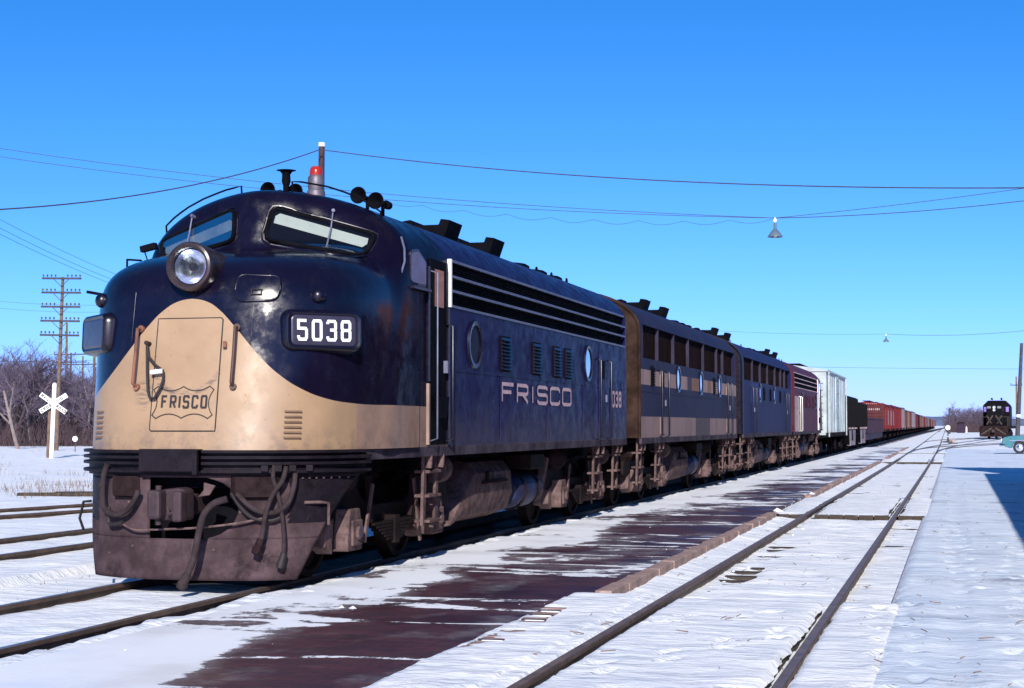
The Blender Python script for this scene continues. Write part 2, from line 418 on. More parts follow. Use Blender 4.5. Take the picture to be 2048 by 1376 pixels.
ROOF = [(1.5*math.cos(a)**(2/2.1), 3.3+.76*math.sin(a)**(2/2.1)) for a in [R(v) for v in (3, 7, 12, 18, 24, 30, 37, 44, 52, 60, 68, 76, 83)]]+[(0, 4.06)]
def side_x(z):
    return 1.5 if z <= 3.3 else 1.5*(1-((z-3.3)/.76)**2.1)**(1/2.1)
def half_profile(notch):
    P = [(1.5, 1.30), (1.5, 1.6), (1.5, 2.2)]
    if notch:
        z0, z1 = notch; x1 = side_x(z1)
        P += [(1.5, z0), (1.40, z0), (1.40, z1), (x1, z1)]
        return P+[p for p in ROOF if p[1] > z1+.01]
    return P+[(1.5, 2.9), (1.5, 3.3)]+ROOF[1:]
def body_shell(mb, y0, y1, notch=None, ny0=0, ny1=0):
    def strip(a, b, nc):
        hp = half_profile(nc); full = [(-x, z) for x, z in hp]+[(x, z) for x, z in hp[:-1]][::-1]
        n = len(full); ny = max(1, int((b-a)/1.2)); ys = [a+(b-a)*k/ny for k in range(ny+1)]
        V = [(x, y, z) for y in ys for x, z in full]; F = []; o = len(mb.v)
        for k in range(ny):
            for i in range(n-1):
                zc = (full[i][1]+full[i+1][1])/2
                mb.cur = 1 if (nc and abs(full[i][0]) < 1.42 and abs(full[i+1][0]) < 1.42 and zc < nc[1]+.001 and nc[0] <= zc) else 0
                mb.f.append((o+k*n+i, o+k*n+i+1, o+(k+1)*n+i+1, o+(k+1)*n+i)); mb.m.append(mb.cur)
        mb.v += V; mb.cur = 0
    if not notch: strip(y0, y1, None); return
    if ny0 > y0: strip(y0, ny0, None)
    strip(ny0, ny1, notch)
    if ny1 < y1: strip(ny1, y1, None)
    for y in (ny0, ny1):
        for sx in (-1, 1):
            mb.add([(sx*1.40, y, notch[0]), (sx*1.5, y, notch[0]), (sx*1.5, y, 3.3), (sx*side_x(notch[1]), y, notch[1]), (sx*1.40, y, notch[1])], [(0, 1, 2, 3, 4)])
def end_cap(mb, y):
    hp = half_profile(None); full = [(-x, z) for x, z in hp]+[(x, z) for x, z in hp[:-1]][::-1]
    mb.add([(x, y, z) for x, z in full], [tuple(range(len(full)))])

M_WHEEL = mat('shaded_wheel_steel', (.013, .009, .009), .7, .4, 5, (.03, .02, .018), .4, .3, spec=.05)  # near-black: shade below the carbody is put into this steel's colour
def truck_template():
    """one two-axle outside-swing-hanger truck, centred on its king pin"""
    t = bpy.data.objects.new('truck', None); C.objects.link(t)
    for sx in (-1, 1):
        mb = MB()
        prof = [(-2.25, .62), (-2.15, .86), (-1.75, .97), (-1.0, .97), (-.80, .80), (-.55, .70), (.55, .70), (.80, .80), (1.0, .97), (1.75, .97), (2.15, .86), (2.25, .62),
                (1.95, .56), (1.80, .62), (1.70, .30), (1.52, .30), (1.52, .66), (1.22, .66), (1.22, .30), (1.02, .30), (.86, .52), (-.86, .52), (-1.02, .30), (-1.22, .30), (-1.22, .66), (-1.52, .66), (-1.52, .30), (-1.70, .30), (-1.80, .62), (-1.95, .56)]
        mb.prism(prof, 0, sx*1.08-.07, sx*1.08+.07)
        fr = mb.build('side_frame', M_WHEEL, t, bevel=.012)
        for ya in (-1.37, 1.37):
            j = MB(); j.prism([(ya-.20, .28), (ya+.20, .28), (ya+.22, .40), (ya+.14, .70), (ya-.14, .70), (ya-.22, .40)], 0, sx*1.10-.02, sx*1.10+sx*.20)
            j.box((sx*1.315, ya, .46), (.03, .28, .26)); j.cyl((sx*1.30, ya, .46), (sx*1.36, ya, .46), .07, 10)
            j.build('journal_box', M_GRIME2, t, bevel=.015)
            b = MB(); b.prism([(ya-.50, .34), (ya-.30, .26), (ya-.26, .62), (ya-.46, .56)], 0, sx*1.0, sx*1.17)
            b.build('brake_shoe_hanger', M_GRIME2, t, bevel=.01); b = MB()
            b.prism([(ya+.28, .30), (ya+.50, .34), (ya+.46, .60), (ya+.26, .62)], 0, sx*1.0, sx*1.15)
            b.build('brake_shoe_hanger', M_GRIME_SHADED, t, bevel=.01)
        l_ = MB()
        for k in range(6): l_.box((sx*1.20, 0, .50-.035*k), (.10, 1.30-.16*k, .028))
        l_.box((sx*1.20, 0, .42), (.15, .14, .30))
        l_.build('leaf_spring', M_WHEEL, t)
        for ys in (-.66, .66):
            hg = MB(); hg.bar((sx*1.20, ys, .52), (sx*1.20, ys*1.12, 1.02), .09, .05, (1, 0, 0)); hg.build('swing_hanger', M_GRIME_SHADED, t, bevel=.008)
        for ys in (-2.02, 2.02):
            bc = MB(); bc.lathe([(.05, -.16), (.17, -.15), (.175, .10), (.13, .14), (.05, .20)], (sx*1.20, ys*.80, 1.03), (0, 1 if ys > 0 else -1, 0), 14)
            bc.cyl((sx*1.2, ys*.80, 1.03), (sx*1.2, ys*.58, .98), .022, 6)
            bc.build('brake_cylinder', M_GRIME2 if ys > 0 else M_GRIME_SHADED, t, smooth=40)
        rg = MB(); rg.bar((sx*1.24, -.95, .34), (sx*1.24, -.70, .92), .05, .025, (1, 0, 0)); rg.build('brake_rigging', M_GRIME2, t); rg = MB(); rg.bar((sx*1.25, .86, .24), (sx*1.25, .62, .95), .055, .025, (1, 0, 0))
        rg.build('brake_rigging', M_GRIME2, t)
    for ya in (-1.37, 1.37):
        for sx in (-1, 1):
            wh = MB(); wh.lathe([(.08, -.09), (.46, -.085), (.535, -.08), (.51, -.03), (.50, .05), (.43, .055), (.40, .01), (.20, .0), (.14, .09), (.09, .10)], (sx*.76, ya, .505), (sx, 0, 0), 36)
            wh.build('wheel', M_WHEEL, t, smooth=35)
        ax = MB(); ax.cyl((-.72, ya, .505), (.72, ya, .505), .09, 12); ax.build('axle', M_GRIME_SHADED, t, smooth=40)
    b = MB(); b.box((0, 0, .72), (2.0, .5, .24)); b.build('bolster', M_BLACK, t, bevel=.01)
    return t
TRUCK = truck_template()
def put_truck(parent, y):
    c = copy_tree(TRUCK, parent); c.location = (0, y, 0); return c
def ladder_steps(parent, x, y, wd=.42, z0=.42, z1=1.28, mat_=None):
    sx = 1 if x > 0 else -1
    mb = MB()
    for dy in (-wd/2, wd/2):
        mb.bar((x, y+dy, z1), (x-sx*.02, y+dy, z0), .10, .035, (1, 0, 0))
        mb.tube([(x+sx*.03, y+dy, z1+.02), (x+sx*.06, y+dy, z1-.10), (x+sx*.05, y+dy, z1-.22)], .04, 6)
    for z in (z0+.05, z0+.33, z0+.60): mb.box((x-sx*.03, y, z), (.18, wd, .035))
    return mb.build('boarding_ladder', mat_ or M_GRIME2, parent, bevel=.006)
def handrail(parent, x, y, z0, z1, mat_, off=.07, r=.016):
    sx = 1 if x > 0 else -1
    mb = MB(); mb.tube([(x, y, z0), (x+sx*off, y, z0+.03), (x+sx*off, y, z1-.03), (x, y, z1)], r, 8)
    return mb.build('handrail', mat_, parent, smooth=50)
def porthole(parent, sx, y, z=2.515, r=.27, glass=None):
    mb = MB(); mb.lathe([(r-.03, .0), (r-.035, .022), (r+.015, .028), (r+.03, .0)], (sx*1.5, y, z), (sx, 0, 0), 32)
    o = mb.build('porthole', M_NAVY, parent, smooth=35)
    g = MB(); g.lathe([(r-.03, .006), (.0001, .010)], (sx*1.5, y, z), (sx, 0, 0), 32); g.build('glass', glass or M_MIRROR, o, smooth=35)
    return o
def louver(parent, sx, y0, y1, z0, z1, mat_, n=9):
    mb = MB(); mb.box((sx*1.503, (y0+y1)/2, (z0+z1)/2), (.012, y1-y0+.04, z1-z0+.04))
    o = mb.build('louver_panel', M_BLACK, parent)
    h = (z1-z0)/n
    for k in range(n):
        b = MB(); zc = z0+h*(k+.5)
        b.prism([(0, -.45*h), (.045, -.45*h), (.012, .42*h), (0, .42*h)] if sx > 0 else [(0, -.45*h), (-.045, -.45*h), (-.012, .42*h), (0, .42*h)], 1, y0, y1)
        lb = b.build('louver_blade', mat_, o); lb.location = (sx*1.508, 0, zc)
    return o
def stack(parent, y, length=.62):
    mb = MB(); mb.prism([(-.24, -.15), (.24, -.15), (.28, .14), (.36, .37), (.22, .39), (.19, .31), (-.19, .31), (-.22, .39), (-.36, .37), (-.28, .14)], 1, y, y+length)
    o = mb.build('exhaust_stack', M_BLACK, parent, bevel=.012); o.location = (0, 0, 4.03); return o
def lifting_eye(parent, x, y):
    z = np.interp(abs(x), [0, .4, .7, .95, 1.2], [4.06, 4.02, 3.95, 3.85, 3.68])
    mb = MB(); mb.tube([(x, y+.05*math.cos(a), z+.06+.05*math.sin(a)) for a in [2*math.pi*k/12 for k in range(12)]], .012, 6, closed=True)
    return mb.build('lifting_eye', M_BLACK, parent, smooth=50)
def roof_fan(parent, y, r=.46):
    mb = MB(); mb.lathe([(r+.06, -.06), (r+.05, .05), (r, .08), (r-.04, .05), (r-.06, -.02)], (0, y, 4.06), (0, 0, 1), 32)
    o = mb.build('radiator_fan', M_BLACK, parent, smooth=40)
    b = MB()
    for k in range(8):
        a = 2*math.pi*k/8; b.bar((.08*math.cos(a), y+.08*math.sin(a), 4.09), ((r-.05)*math.cos(a), y+(r-.05)*math.sin(a), 4.09), .10, .01, (0, .3, 1))
    b.cyl((0, y, 4.05), (0, y, 4.12), .10, 12); b.build('blade', M_BLACK, o); return o
def underframe(parent, length, ty0, ty1, tank=(4.8, 7.65)):
    mb = MB(); mb.box((0, length/2+.1, 1.13), (1.9, length-1.4, .22)); mb.build('underframe', M_BLACK, parent)
    y0, y1 = tank; mb = MB()
    prof = [(-1.24, .62), (-1.16, .40), (-.9, .30), (.9, .30), (1.16, .40), (1.24, .62), (1.22, .92), (1.10, 1.06), (.8, 1.12), (-.8, 1.12), (-1.10, 1.06), (-1.22, .92)]
    n = len(prof); ys = [(y0, .06), (y0+.5, .5), (y0+1.0, 1.0), (y1-.10, 1.0), (y1, .93)]
    V = []
    for y, k in ys:
        for x, z in prof:
            zz = .30+(z-.30)*(k if k < .99 else 1) if y < y0+.9 else z
            V.append((x*(.98 if k < 1 else 1), y, zz))
    F = [(i*n+j, i*n+(j+1) % n, (i+1)*n+(j+1) % n, (i+1)*n+j) for i in range(len(ys)-1) for j in range(n)]+[tuple(range(n)), tuple(range((len(ys)-1)*n, len(ys)*n))]
    mb.add(V, F); tk = mb.build('fuel_tank', M_GRIME2, parent, smooth=28, bevel=.012)
    for sx in (-1, 1):
        b = MB(); b.box((sx*1.235, (y0+y1)/2+.45, .80), (.06, 1.15, .035)); b.bar((sx*1.25, (y0+y1)/2+.1, .80), (sx*1.25, (y0+y1)/2+.1, .95), .06, .03, (1, 0, 0)); b.build('tank_strap', M_GRIME_SHADED, tk)
        rv = MB(); rv.lathe([(.02, 0), (.20, .04), (.25, .12), (.25, 1.35), (.20, 1.43), (.02, 1.47)], (sx*1.02, y1+.18, .62), (0, 1, 0), 20)
        r_ = rv.build('air_reservoir', mat('reservoir_blue', (.012, .016, .050), .55, .4, 5, (.04, .03, .032), .6, spec=.2), parent, smooth=40)
        for yy in (y1+.5, y1+1.3): s2 = MB(); s2.tube([(sx*1.02+.262*math.cos(a), yy, .62+.262*math.sin(a)) for a in [2*math.pi*k/20 for k in range(20)]], .02, 6, closed=True).build('reservoir_strap', M_GRIME_SHADED, r_)
        bx_ = MB(); bx_.box((sx*1.12, y1+1.0, 1.02), (.42, .8, .22)); bx_.build('battery_box', M_WHEEL, parent, bevel=.02)
        st = MB(); st.bar((sx*1.2, y1+1.95, 1.05), (sx*1.12, y1+1.75, .36), .12, .10, (1, 0, 0)); st.build('sand_pipe', M_GRIME2, parent)
    put_truck(parent, ty0); put_truck(parent, ty1)

def side_door(parent, sx, y, mat_, rail_mat, wd=.62):
    mb = MB(); mb.box((sx*1.504, y, 2.06), (.016, wd, 1.40)); d = mb.build('engine_room_door', mat_, parent, bevel=.004)
    g = MB(); g.box((sx*1.515, y, 2.45), (.01, .22, .30)); g.build('window_pane', M_BLACK, d)
    k = MB(); k.box((sx*1.525, y+.22, 1.98), (.03, .03, .12)); k.build('handle', M_STEEL, d)
    for dy in (-wd/2-.10, wd/2+.10): handrail(parent, sx*1.5, y+dy, 1.30, 2.62, rail_mat)
    ladder_steps(parent, sx*1.40, y)

def grille(parent, sx, y0, y1, zs, strip_mat, n_slats=6):
    for i, z in enumerate(zs):
        xx = side_x(z)
        mb = MB(); mb.box((sx*(xx-.004), (y0+y1)/2, z), (.03, y1-y0, .030)); mb.build('grille_strip', strip_mat, parent)
    mb = MB()
    for a, b in zip(zs, zs[1:]):
        for k in range(1, n_slats+1):
            z = a+(b-a)*k/(n_slats+1); mb.box((sx*1.445, (y0+y1)/2, z), (.03, y1-y0-.02, .009))
    tag(mb.build('grille_slats', M_BLACK, parent), kind='stuff')
    mb = MB()
    for k in range(1, int((y1-y0)/.85)): mb.box((sx*1.425, y0+k*.85, (zs[0]+zs[-1])/2), (.03, .03, abs(zs[0]-zs[-1])))
    tag(mb.build('grille_posts', M_BLACK, parent), kind='stuff')

def poly_patch(poly, off, rings=6):
    """fill a convex 2D outline (x,z) with rings and press it on the nose surface"""
    cx = sum(p[0] for p in poly)/len(poly); cz = sum(p[1] for p in poly)/len(poly); n = len(poly); V = []; F = []
    for k in range(rings, 0, -1):
        t = k/rings
        for p in poly: V.append(surf(cx+(p[0]-cx)*t, cz+(p[1]-cz)*t, off))
    V.append(surf(cx, cz, off))
    for k in range(rings-1):
        for i in range(n): F.append((k*n+i, k*n+(i+1) % n, (k+1)*n+(i+1) % n, (k+1)*n+i))
    for i in range(n): F.append(((rings-1)*n+i, (rings-1)*n+(i+1) % n, len(V)-1))
    return V, F
def plate(name, poly, off, mat_, parent, rings=6):
    """a panel proud of the nose, with an edge"""
    V, F = poly_patch(poly, off, rings); n = len(poly); mb = MB()
    lo = [surf(p[0], p[1], -.01) for p in poly]
    mb.add(V+lo, F+[(i, len(V)+i, len(V)+(i+1) % n, (i+1) % n) for i in range(n)])
    return mb.build(name, mat_, parent, smooth=40)
def surf_tube(name, poly, off, r, mat_, parent, closed=True, n=6):
    mb = MB(); mb.tube([surf(p[0], p[1], off) for p in poly], r, n, closed=closed); return mb.build(name, mat_, parent, smooth=60)

def nose_shell(mat_, parent):
    na, nl, nu = 150, 40, 90
    az = np.radians(np.linspace(-90, 90, na+1)); rows = []
    d = np.stack([np.sin(az), -np.cos(az), np.zeros_like(az)], 1)
    for z in np.linspace(1.30, 2.4, nl, endpoint=False): rows.append(ray_in(np.tile([0, 2.6, z], (na+1, 1)), d, 0, 4))
    for el in np.radians(np.linspace(0, 90, nu+1)):
        dd = np.stack([np.sin(az)*np.cos(el), -np.cos(az)*np.cos(el), np.full_like(az, np.sin(el))], 1)
        rows.append(ray_in(np.tile([0, 2.6, 2.4], (na+1, 1)), dd, 0, 4))
    V = np.concatenate(rows).tolist(); m_ = na+1
    F = [(i*m_+j, i*m_+j+1, (i+1)*m_+j+1, (i+1)*m_+j) for i in range(len(rows)-1) for j in range(na)]
    mb = MB(); mb.add(V, F); return mb.build('nose_and_cab_shell', mat_, parent, smooth=80, recalc=False)
def plan_y(x, z=1.3):
    return surf(min(max(x, -1.47), 1.47), z)[1]

def cab_unit(name, label, paint, red=False, loc=None, rz=0., side=1):
    u = thing(name, label, 'locomotive', loc, rz)
    mb = MB(); body_shell(mb, 2.6, 14.4, (2.90, 3.46), 3.86, 14.28); end_cap(mb, 14.4)
    mb.build('carbody', [paint, M_BLACK], u, smooth=28)
    nose_shell(paint, u)
    sill = mat('dusty_sill', (.060, .048, .062), .75, .4, 3, (.018, .015, .024), .7, spec=.02)
    for sx in (-1, 1):
        s_ = MB(); s_.box((sx*1.482, 8.25, 1.245), (.05, 12.3, .11)); s_.bar((sx*1.40, 1.02, 1.245), (sx*1.482, 2.10, 1.245), .05, .11); s_.build('side_sill', sill, u, bevel=.006)
    underframe(u, 14.4, 2.65, 11.79)
    for y in (7.5, 9.8) if side > 0 else (11.6, 8.8): stack(u, y)
    for y in (11.3, 12.5, 13.6): roof_fan(u, y)
    for y in (11.0, 12.0, 13.1): lifting_eye(u, .72*side, y)
    sx = side
    strip = M_STEEL if not red else mat('dull_red_strip', (.45, .25, .24), .5)
    grille(u, sx, 3.88, 14.26, (3.455, 3.267, 3.099, 2.919), strip)
    st = MB(); st.box((sx*1.503, 9.1, 2.18), (.012, 10.5, .03)); st.build('side_batten', paint, u)
    for y in (3.95, 6.02, 8.55, 10.85, 12.95):
        v = MB(); v.box((sx*1.503, y, 1.76), (.010, .028, .84)); v.build('panel_batten', paint, u)
    porthole(u, sx, 4.83, glass=M_MIRROR if red else mat('porthole_cover', (.008, .009, .022), .5, .7, 9, spec=.1)); porthole(u, sx, 11.23)
    for y0, y1 in ((6.02, 6.46), (7.68, 8.10), (8.90, 9.27), (9.63, 10.0)): louver(u, sx, y0, y1, 2.25, 2.67, M_NAVY if not red else paint)
    side_door(u, sx, 12.35, paint, M_NAVY if not red else M_BRIGHT)
    ladder_steps(u, sx*1.40, 13.9, .34)
    # cab door, its posts and the side window
    d = MB(); d.box((sx*1.497, 3.36, 2.36), (.03, .60, 2.08)); door = d.build('cab_door', M_BLACK if not red else paint, u, bevel=.006)
    g = MB(); g.box((sx*1.517, 3.36, 3.08), (.008, .34, .42)); g.build('window_pane', M_MIRROR, door)
    h = MB(); h.box((sx*1.54, 3.56, 2.2), (.05, .04, .14)); h.build('handle', M_STEEL, door)
    for dy, z0, z1, mm in ((2.98, 1.32, 2.0, mat('faded_post_cream', (.26, .18, .15), .7)), (2.98, 2.02, 3.3, M_NAVY), (3.72, 1.32, 2.88, M_NAVY), (3.80, 2.90, 3.46, M_WHITE)):
        p = MB(); p.box((sx*1.505, dy, (z0+z1)/2), (.05, .05, z1-z0)); p.build('door_post', mm if not red else M_WHITE, u, bevel=.006)
    handrail(u, sx*1.5, 3.08, 1.36, 3.26, M_STEEL, .09, .010); handrail(u, sx*1.5, 3.66, 1.36, 2.7, M_NAVY, .09, .016)
    fn = MB(); fn.prism([(3.2, 1.86), (3.56, 1.86), (3.46, 1.62), (3.30, 1.62)], 0, sx*1.50, sx*1.58); fn.build('door_step_bracket', M_BLACK, u)
    w_ = MB(); pl = round_poly([(2.36, 3.05), (2.92, 3.05), (2.92, 3.34), (2.62, 3.46), (2.36, 3.42)], .05)
    w_.prism(pl, 0, sx*1.44, sx*1.512); win = w_.build('cab_side_window', M_NAVY, u, bevel=.006)
    g = MB(); c_ = (2.64, 3.24); g.prism([(c_[0]+(p[0]-c_[0])*.87, c_[1]+(p[1]-c_[1])*.84) for p in pl], 0, sx*1.512, sx*1.518); g.build('window_pane', mat('blue_window_glass', (.050, .075, .16), .18, .3, 3), win)
    r_ = MB(); r_.box((sx*1.53, 2.64, 3.02), (.07, .6, .03)); r_.build('window_sill', M_NAVY, win)
    c = MB(); c.tube([(sx*1.44, 2.26, 3.55), (sx*1.49, 2.22, 3.42), (sx*1.50, 2.2, 3.28), (sx*1.47, 2.15, 3.12)], .012, 6); c.build('mirror_bracket', M_STEEL, u)
    bx_ = MB(); bx_.prism(rrect(.36, .38, .03, 3, 2.36, 2.22), 0, sx*1.40, sx*1.502); rb = bx_.build('step_recess', M_STEEL if not red else paint, u)
    ib = MB(); ib.prism(rrect(.31, .33, .03, 3, 2.36, 2.22), 0, sx*1.502, sx*1.506); ib.build('recess_panel', M_BLACK, rb)
    ib = MB(); ib.bar((sx*1.52, 2.24, 2.13), (sx*1.52, 2.50, 2.13), .02, .02); ib.cyl((sx*1.505, 2.36, 2.24), (sx*1.53, 2.36, 2.24), .04, 10); ib.build('step_rung', M_STEEL, rb)
    ladder_steps(u, sx*1.42, 3.36, .44)
    return u

def booster_unit(name, label, paint, stacks, loc, rz, side, posts, portholes, doors, end_mat, lv=()):
    u = thing(name, label, 'locomotive', loc, rz); Lb = 13.9
    mb = MB(); body_shell(mb, .06, Lb-.06, (2.80, 3.43), .35, Lb-.3)
    mb.build('carbody', [paint, M_BLACK], u, smooth=28)
    for y, nm in ((.06, 'end_wall'), (Lb-.06, 'end_wall')):
        e = MB(); end_cap(e, y); e.build(nm, end_mat, u)
        f = MB(); hp = [(x*.985, z-.012) for x, z in half_profile(None)]; full = [(-x, z) for x, z in hp]+[(x, z) for x, z in hp[:-1]][::-1]
        f.tube([(x, y, z) for x, z in full], .035, 6); f.build('end_rim', end_mat, u, smooth=40)
        dd = -1 if y < 1 else 1
        q = MB(); q.box((0, y+dd*.16, 2.35), (.95, .32, 1.95)); q.build('gangway_diaphragm', M_BLACK, u, bevel=.03)
    cp = MB(); cp.box((0, -.55, .88), (.22, 1.0, .20)); cp.box((0, -.9, .88), (.34, .25, .30)); cp.build('coupler', M_COUP, u, bevel=.02)
    for sx in (-1, 1):
        s_ = MB(); s_.box((sx*1.495, Lb/2, 1.245), (.05, Lb-.1, .11)); s_.build('side_sill', MATS['dusty_sill'], u, bevel=.006)
    underframe(u, Lb, 2.38, 11.52, (4.5, 7.4))
    for y in stacks: stack(u, y)
    for y in (10.6, 11.6, 12.6): roof_fan(u, y)
    for y in (3.4, 6.0, 12.4): lifting_eye(u, .72*side, y)
    sx = side
    for y in posts:
        p = MB(); p.box((sx*1.44, y, 3.115), (.08, .032, .63)); p.build('opening_post', mat('dull_post', (.028, .024, .045), .6, spec=.1), u)
    mb = MB()
    for k in range(1, 20): mb.box((sx*1.412, Lb/2, 2.80+.63*k/20), (.015, Lb-.8, .010))
    for k in range(1, 90): mb.box((sx*1.420, .35+(Lb-.65)*k/90, 3.115), (.008, .010, .62))
    tag(mb.build('screen_mesh', mat('rusty_screen', (.014, .008, .009), .9, spec=.02), u), kind='stuff')
    st = MB(); st.box((sx*1.503, Lb/2, 2.18), (.012, Lb-.3, .03)); st.build('side_batten', paint, u)
    for y in portholes: porthole(u, sx, y, 2.5, .26)
    for y0, y1 in lv: louver(u, sx, y0, y1, 2.30, 2.66, M_BLACK, 7)
    for y in doors: side_door(u, sx, y, paint, M_NAVY)
    ladder_steps(u, sx*1.40, .45, .34); ladder_steps(u, sx*1.40, Lb-.45, .34)
    return u
# ------------------------------------------------------------------ the lead locomotive
S0 = 14.4
LEAD = cab_unit('cab_locomotive', 'dark navy and cream cab locomotive numbered 5038 leading the train', M_PAINT, loc=(TRAIN_X, S0, 0))
def silver_mat():
    m, n, b = nodes_of('silvered_reflector'); tc = N(n, 'ShaderNodeTexCoord').outputs['Object']
    b.inputs['Base Color'].default_value = (.80, .84, .90, 1); b.inputs['Metallic'].default_value = 1.; b.inputs['Roughness'].default_value = .22
    bump_n(n, b, noise_n(n, tc, 6, 1, .4), .55, .03); return m
def lead_details(u):
    # windshields: dark cab behind, pale visor, glass and rubber frame
    for sx in (-1, 1):
        q = round_poly([(sx*.17, 3.48), (sx*1.15, 3.29), (sx*1.24, 3.55), (sx*.215, 3.83)], .075)
        q = resample(q, 44)
        V, F = poly_patch(q, .004); mb = MB(); mb.add(V, F); ws = mb.build('windshield', M_DARKIN, u, smooth=60)
        vz = [(sx*.24, 3.66), (sx*1.15, 3.40), (sx*1.19, 3.50), (sx*.255, 3.775)] if sx > 0 else [(sx*.20, 3.60), (sx*1.13, 3.36), (sx*1.17, 3.47), (sx*.23, 3.72)]
        V, F = poly_patch(resample(vz, 28), .010); mb = MB(); mb.add(V, F); mb.build('sun_visor', M_VISOR, ws, smooth=60)
        V, F = poly_patch(q, .020); mb = MB(); mb.add(V, F); mb.build('glass', M_GLASS, ws, smooth=60)
        surf_tube('rubber_frame', q, .012, .024, M_BLACK, ws)
        q2 = resample(round_poly([(sx*.13, 3.45), (sx*1.16, 3.25), (sx*1.29, 3.56), (sx*.19, 3.875)], .09), 44)
        surf_tube('outer_frame', q2, .0, .013, M_NAVY, ws)
        wp = MB(); xb = .80*sx; a = surf(xb, 3.77, .035); b = surf(xb+.01, 3.36, .035)
        wp.tube([a, surf(xb, 3.6, .04), b], .009, 6); wp.cyl(surf(xb, 3.79, .0), surf(xb, 3.79, .05), .02, 8); wp.build('wiper', M_STEEL, ws)
    # nose door, its seam, handrails and the lever
    dq = [(-.336, 2.571), (.346, 2.571), (.346, 1.482), (-.338, 1.482)]
    dq = resample(dq, 96); d = plate('nose_door', dq, .006, M_PAINT, u, 8)
    surf_tube('door_seam', dq, .003, .0065, M_LINE, d)
    for x, nm in ((.494, 0), (-.515, 0)):
        mb = MB(); mb.tube([surf(x, 2.475, .0), surf(x, 2.465, .075), surf(x, 2.2, .075), surf(x-.004, 1.93, .075), surf(x, 1.905, .0)], .017, 8)
        for z in (2.475, 1.905): mb.cyl(surf(x, z, 0), surf(x, z, .03), .034, 10)
        mb.build('nose_handrail', M_RUST if x < 0 else mat('brown_handrail', (.06, .025, .02), .6), u, smooth=50)
    loop = [(-.414, 2.326), (-.386, 2.197), (-.299, 2.107), (-.215, 2.055), (-.207, 1.966), (-.228, 1.89), (-.284, 1.79), (-.334, 1.79), (-.362, 1.866), (-.388, 2.057), (-.405, 2.236)]
    lp = surf_tube('safety_chain', resample(loop, 60), .05, .013, M_LINE, u, n=7)
    mb = MB(); mb.cyl(surf(-.336, 2.037, .06), surf(-.215, 2.049, .06), .024, 12); mb.build('chain_stop', M_WHITE, lp, smooth=50)
    mb = MB(); mb.cyl(surf(-.414, 2.326, 0), surf(-.414, 2.326, .07), .022, 8); mb.build('chain_hook', M_LINE, lp)
    mb = MB(); mb.bar(surf(.39, 2.335, .03), surf(.395, 2.275, .04), .035, .02); mb.cyl(surf(.39, 2.32, 0), surf(.39, 2.32, .045), .014, 8); mb.build('door_latch', M_RUST, u)
    # shield and lettering on the nose
    cx, cz, hw, hh = -.006, 1.755, .315, .155
    def arc(p, q, bulge, n=12):
        p = Vector(p); q = Vector(q); m_ = (p+q)/2; nn = Vector((-(q-p).y, (q-p).x)).normalized()*bulge
        return [tuple(p.lerp(q, k/n)+nn*4*(k/n)*(1-k/n)) for k in range(n)]
    TLc, TRc, BLc, BRc = (cx-hw*.86, cz+hh), (cx+hw*.86, cz+hh), (cx-hw*.86, cz-hh), (cx+hw*.86, cz-hh)
    T, B_ = (cx, cz+hh*.98), (cx, cz-hh*.98)
    out = arc(TLc, T, -.042)+arc(T, TRc, -.042)+[TRc]+arc((cx+hw, cz+hh*.78), (cx+hw, cz-hh*.78), -.045)+[(cx+hw, cz-hh*.78)]+arc(BRc, B_, -.042)+arc(B_, BLc, -.042)+[BLc]+arc((cx-hw, cz-hh*.78), (cx-hw, cz+hh*.78), -.045)+[(cx-hw, cz+hh*.80), TLc]
    mb = MB(); quads_to_mb(mb, ribbon(out, .010), lambda x, z, e: surf(x, z, .0095+e*.2), .04); em = mb.build('shield_emblem', M_LINE, u, smooth=60)
    lettering('letter', text_quads('FRISCO', cx-.225, cz-.06, .070, .130, .022, .021), lambda x, z, e: surf(x, z, .0115+e), M_LINE, em, .03)
    # soot smudges rubbed on the steel by the swinging chain
    # louvers either side
    for sx in (-1, 1):
        for k in range(6):
            z = 1.415+.05*k; x0 = sx*.955; x1 = sx*1.085
            mb = MB(); pts = []
            for t in range(7):
                x = x0+(x1-x0)*t/6
                pts += [surf(x, z, .003), surf(x, z-.004, .022), surf(x, z+.014, .003)]
            mb.add(pts, [(3*t+i, 3*t+(i+1) % 3, 3*t+3+(i+1) % 3, 3*t+3+i) for t in range(6) for i in range(3)]+[(0, 1, 2), (18, 20, 19)])
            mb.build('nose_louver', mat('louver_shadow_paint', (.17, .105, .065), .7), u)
    # headlight
    ho = Vector((.015, .175, 3.07))
    hz = Vector((.04, -1, .03)).normalized()
    mb = MB(); mb.lathe([(.20, -.75), (.235, -.12), (.240, .02), (.240, .06), (.228, .085), (.205, .092), (.182, .075), (.172, .0), (.165, -.10)], ho, hz, 40, False); hl = mb.build('headlight', mat('headlight_rim', (.03, .02, .022), .25, .3, 5), u, smooth=35)
    mb = MB(); mb.lathe([(.168, .02), (.150, -.06), (.10, -.12), (.04, -.15), (.0001, -.155)], ho, hz, 40, False); mb.build('reflector', silver_mat(), hl, smooth=60)
    mb = MB(); mb.lathe([(.0001, .02), (.035, .0), (.045, -.05), (.03, -.12)], ho, hz, 20); mb.build('bulb', M_LINE, hl, smooth=60)
    mb = MB(); mb.lathe([(.176, .045), (.10, .062), (.0001, .068)], ho, hz, 40, False); mb.build('lens', M_GLASS, hl, smooth=60)
    # blanked lamp plate and round cap
    pq = resample(round_poly([(.44, 2.99), (.86, 2.97), (.86, 2.74), (.45, 2.73)], .09), 48)
    pl = plate('lamp_cover_plate', pq, .02, M_PAINT, u, 6); surf_tube('plate_rim', pq, .012, .012, M_NAVY, pl)
    mb = MB()
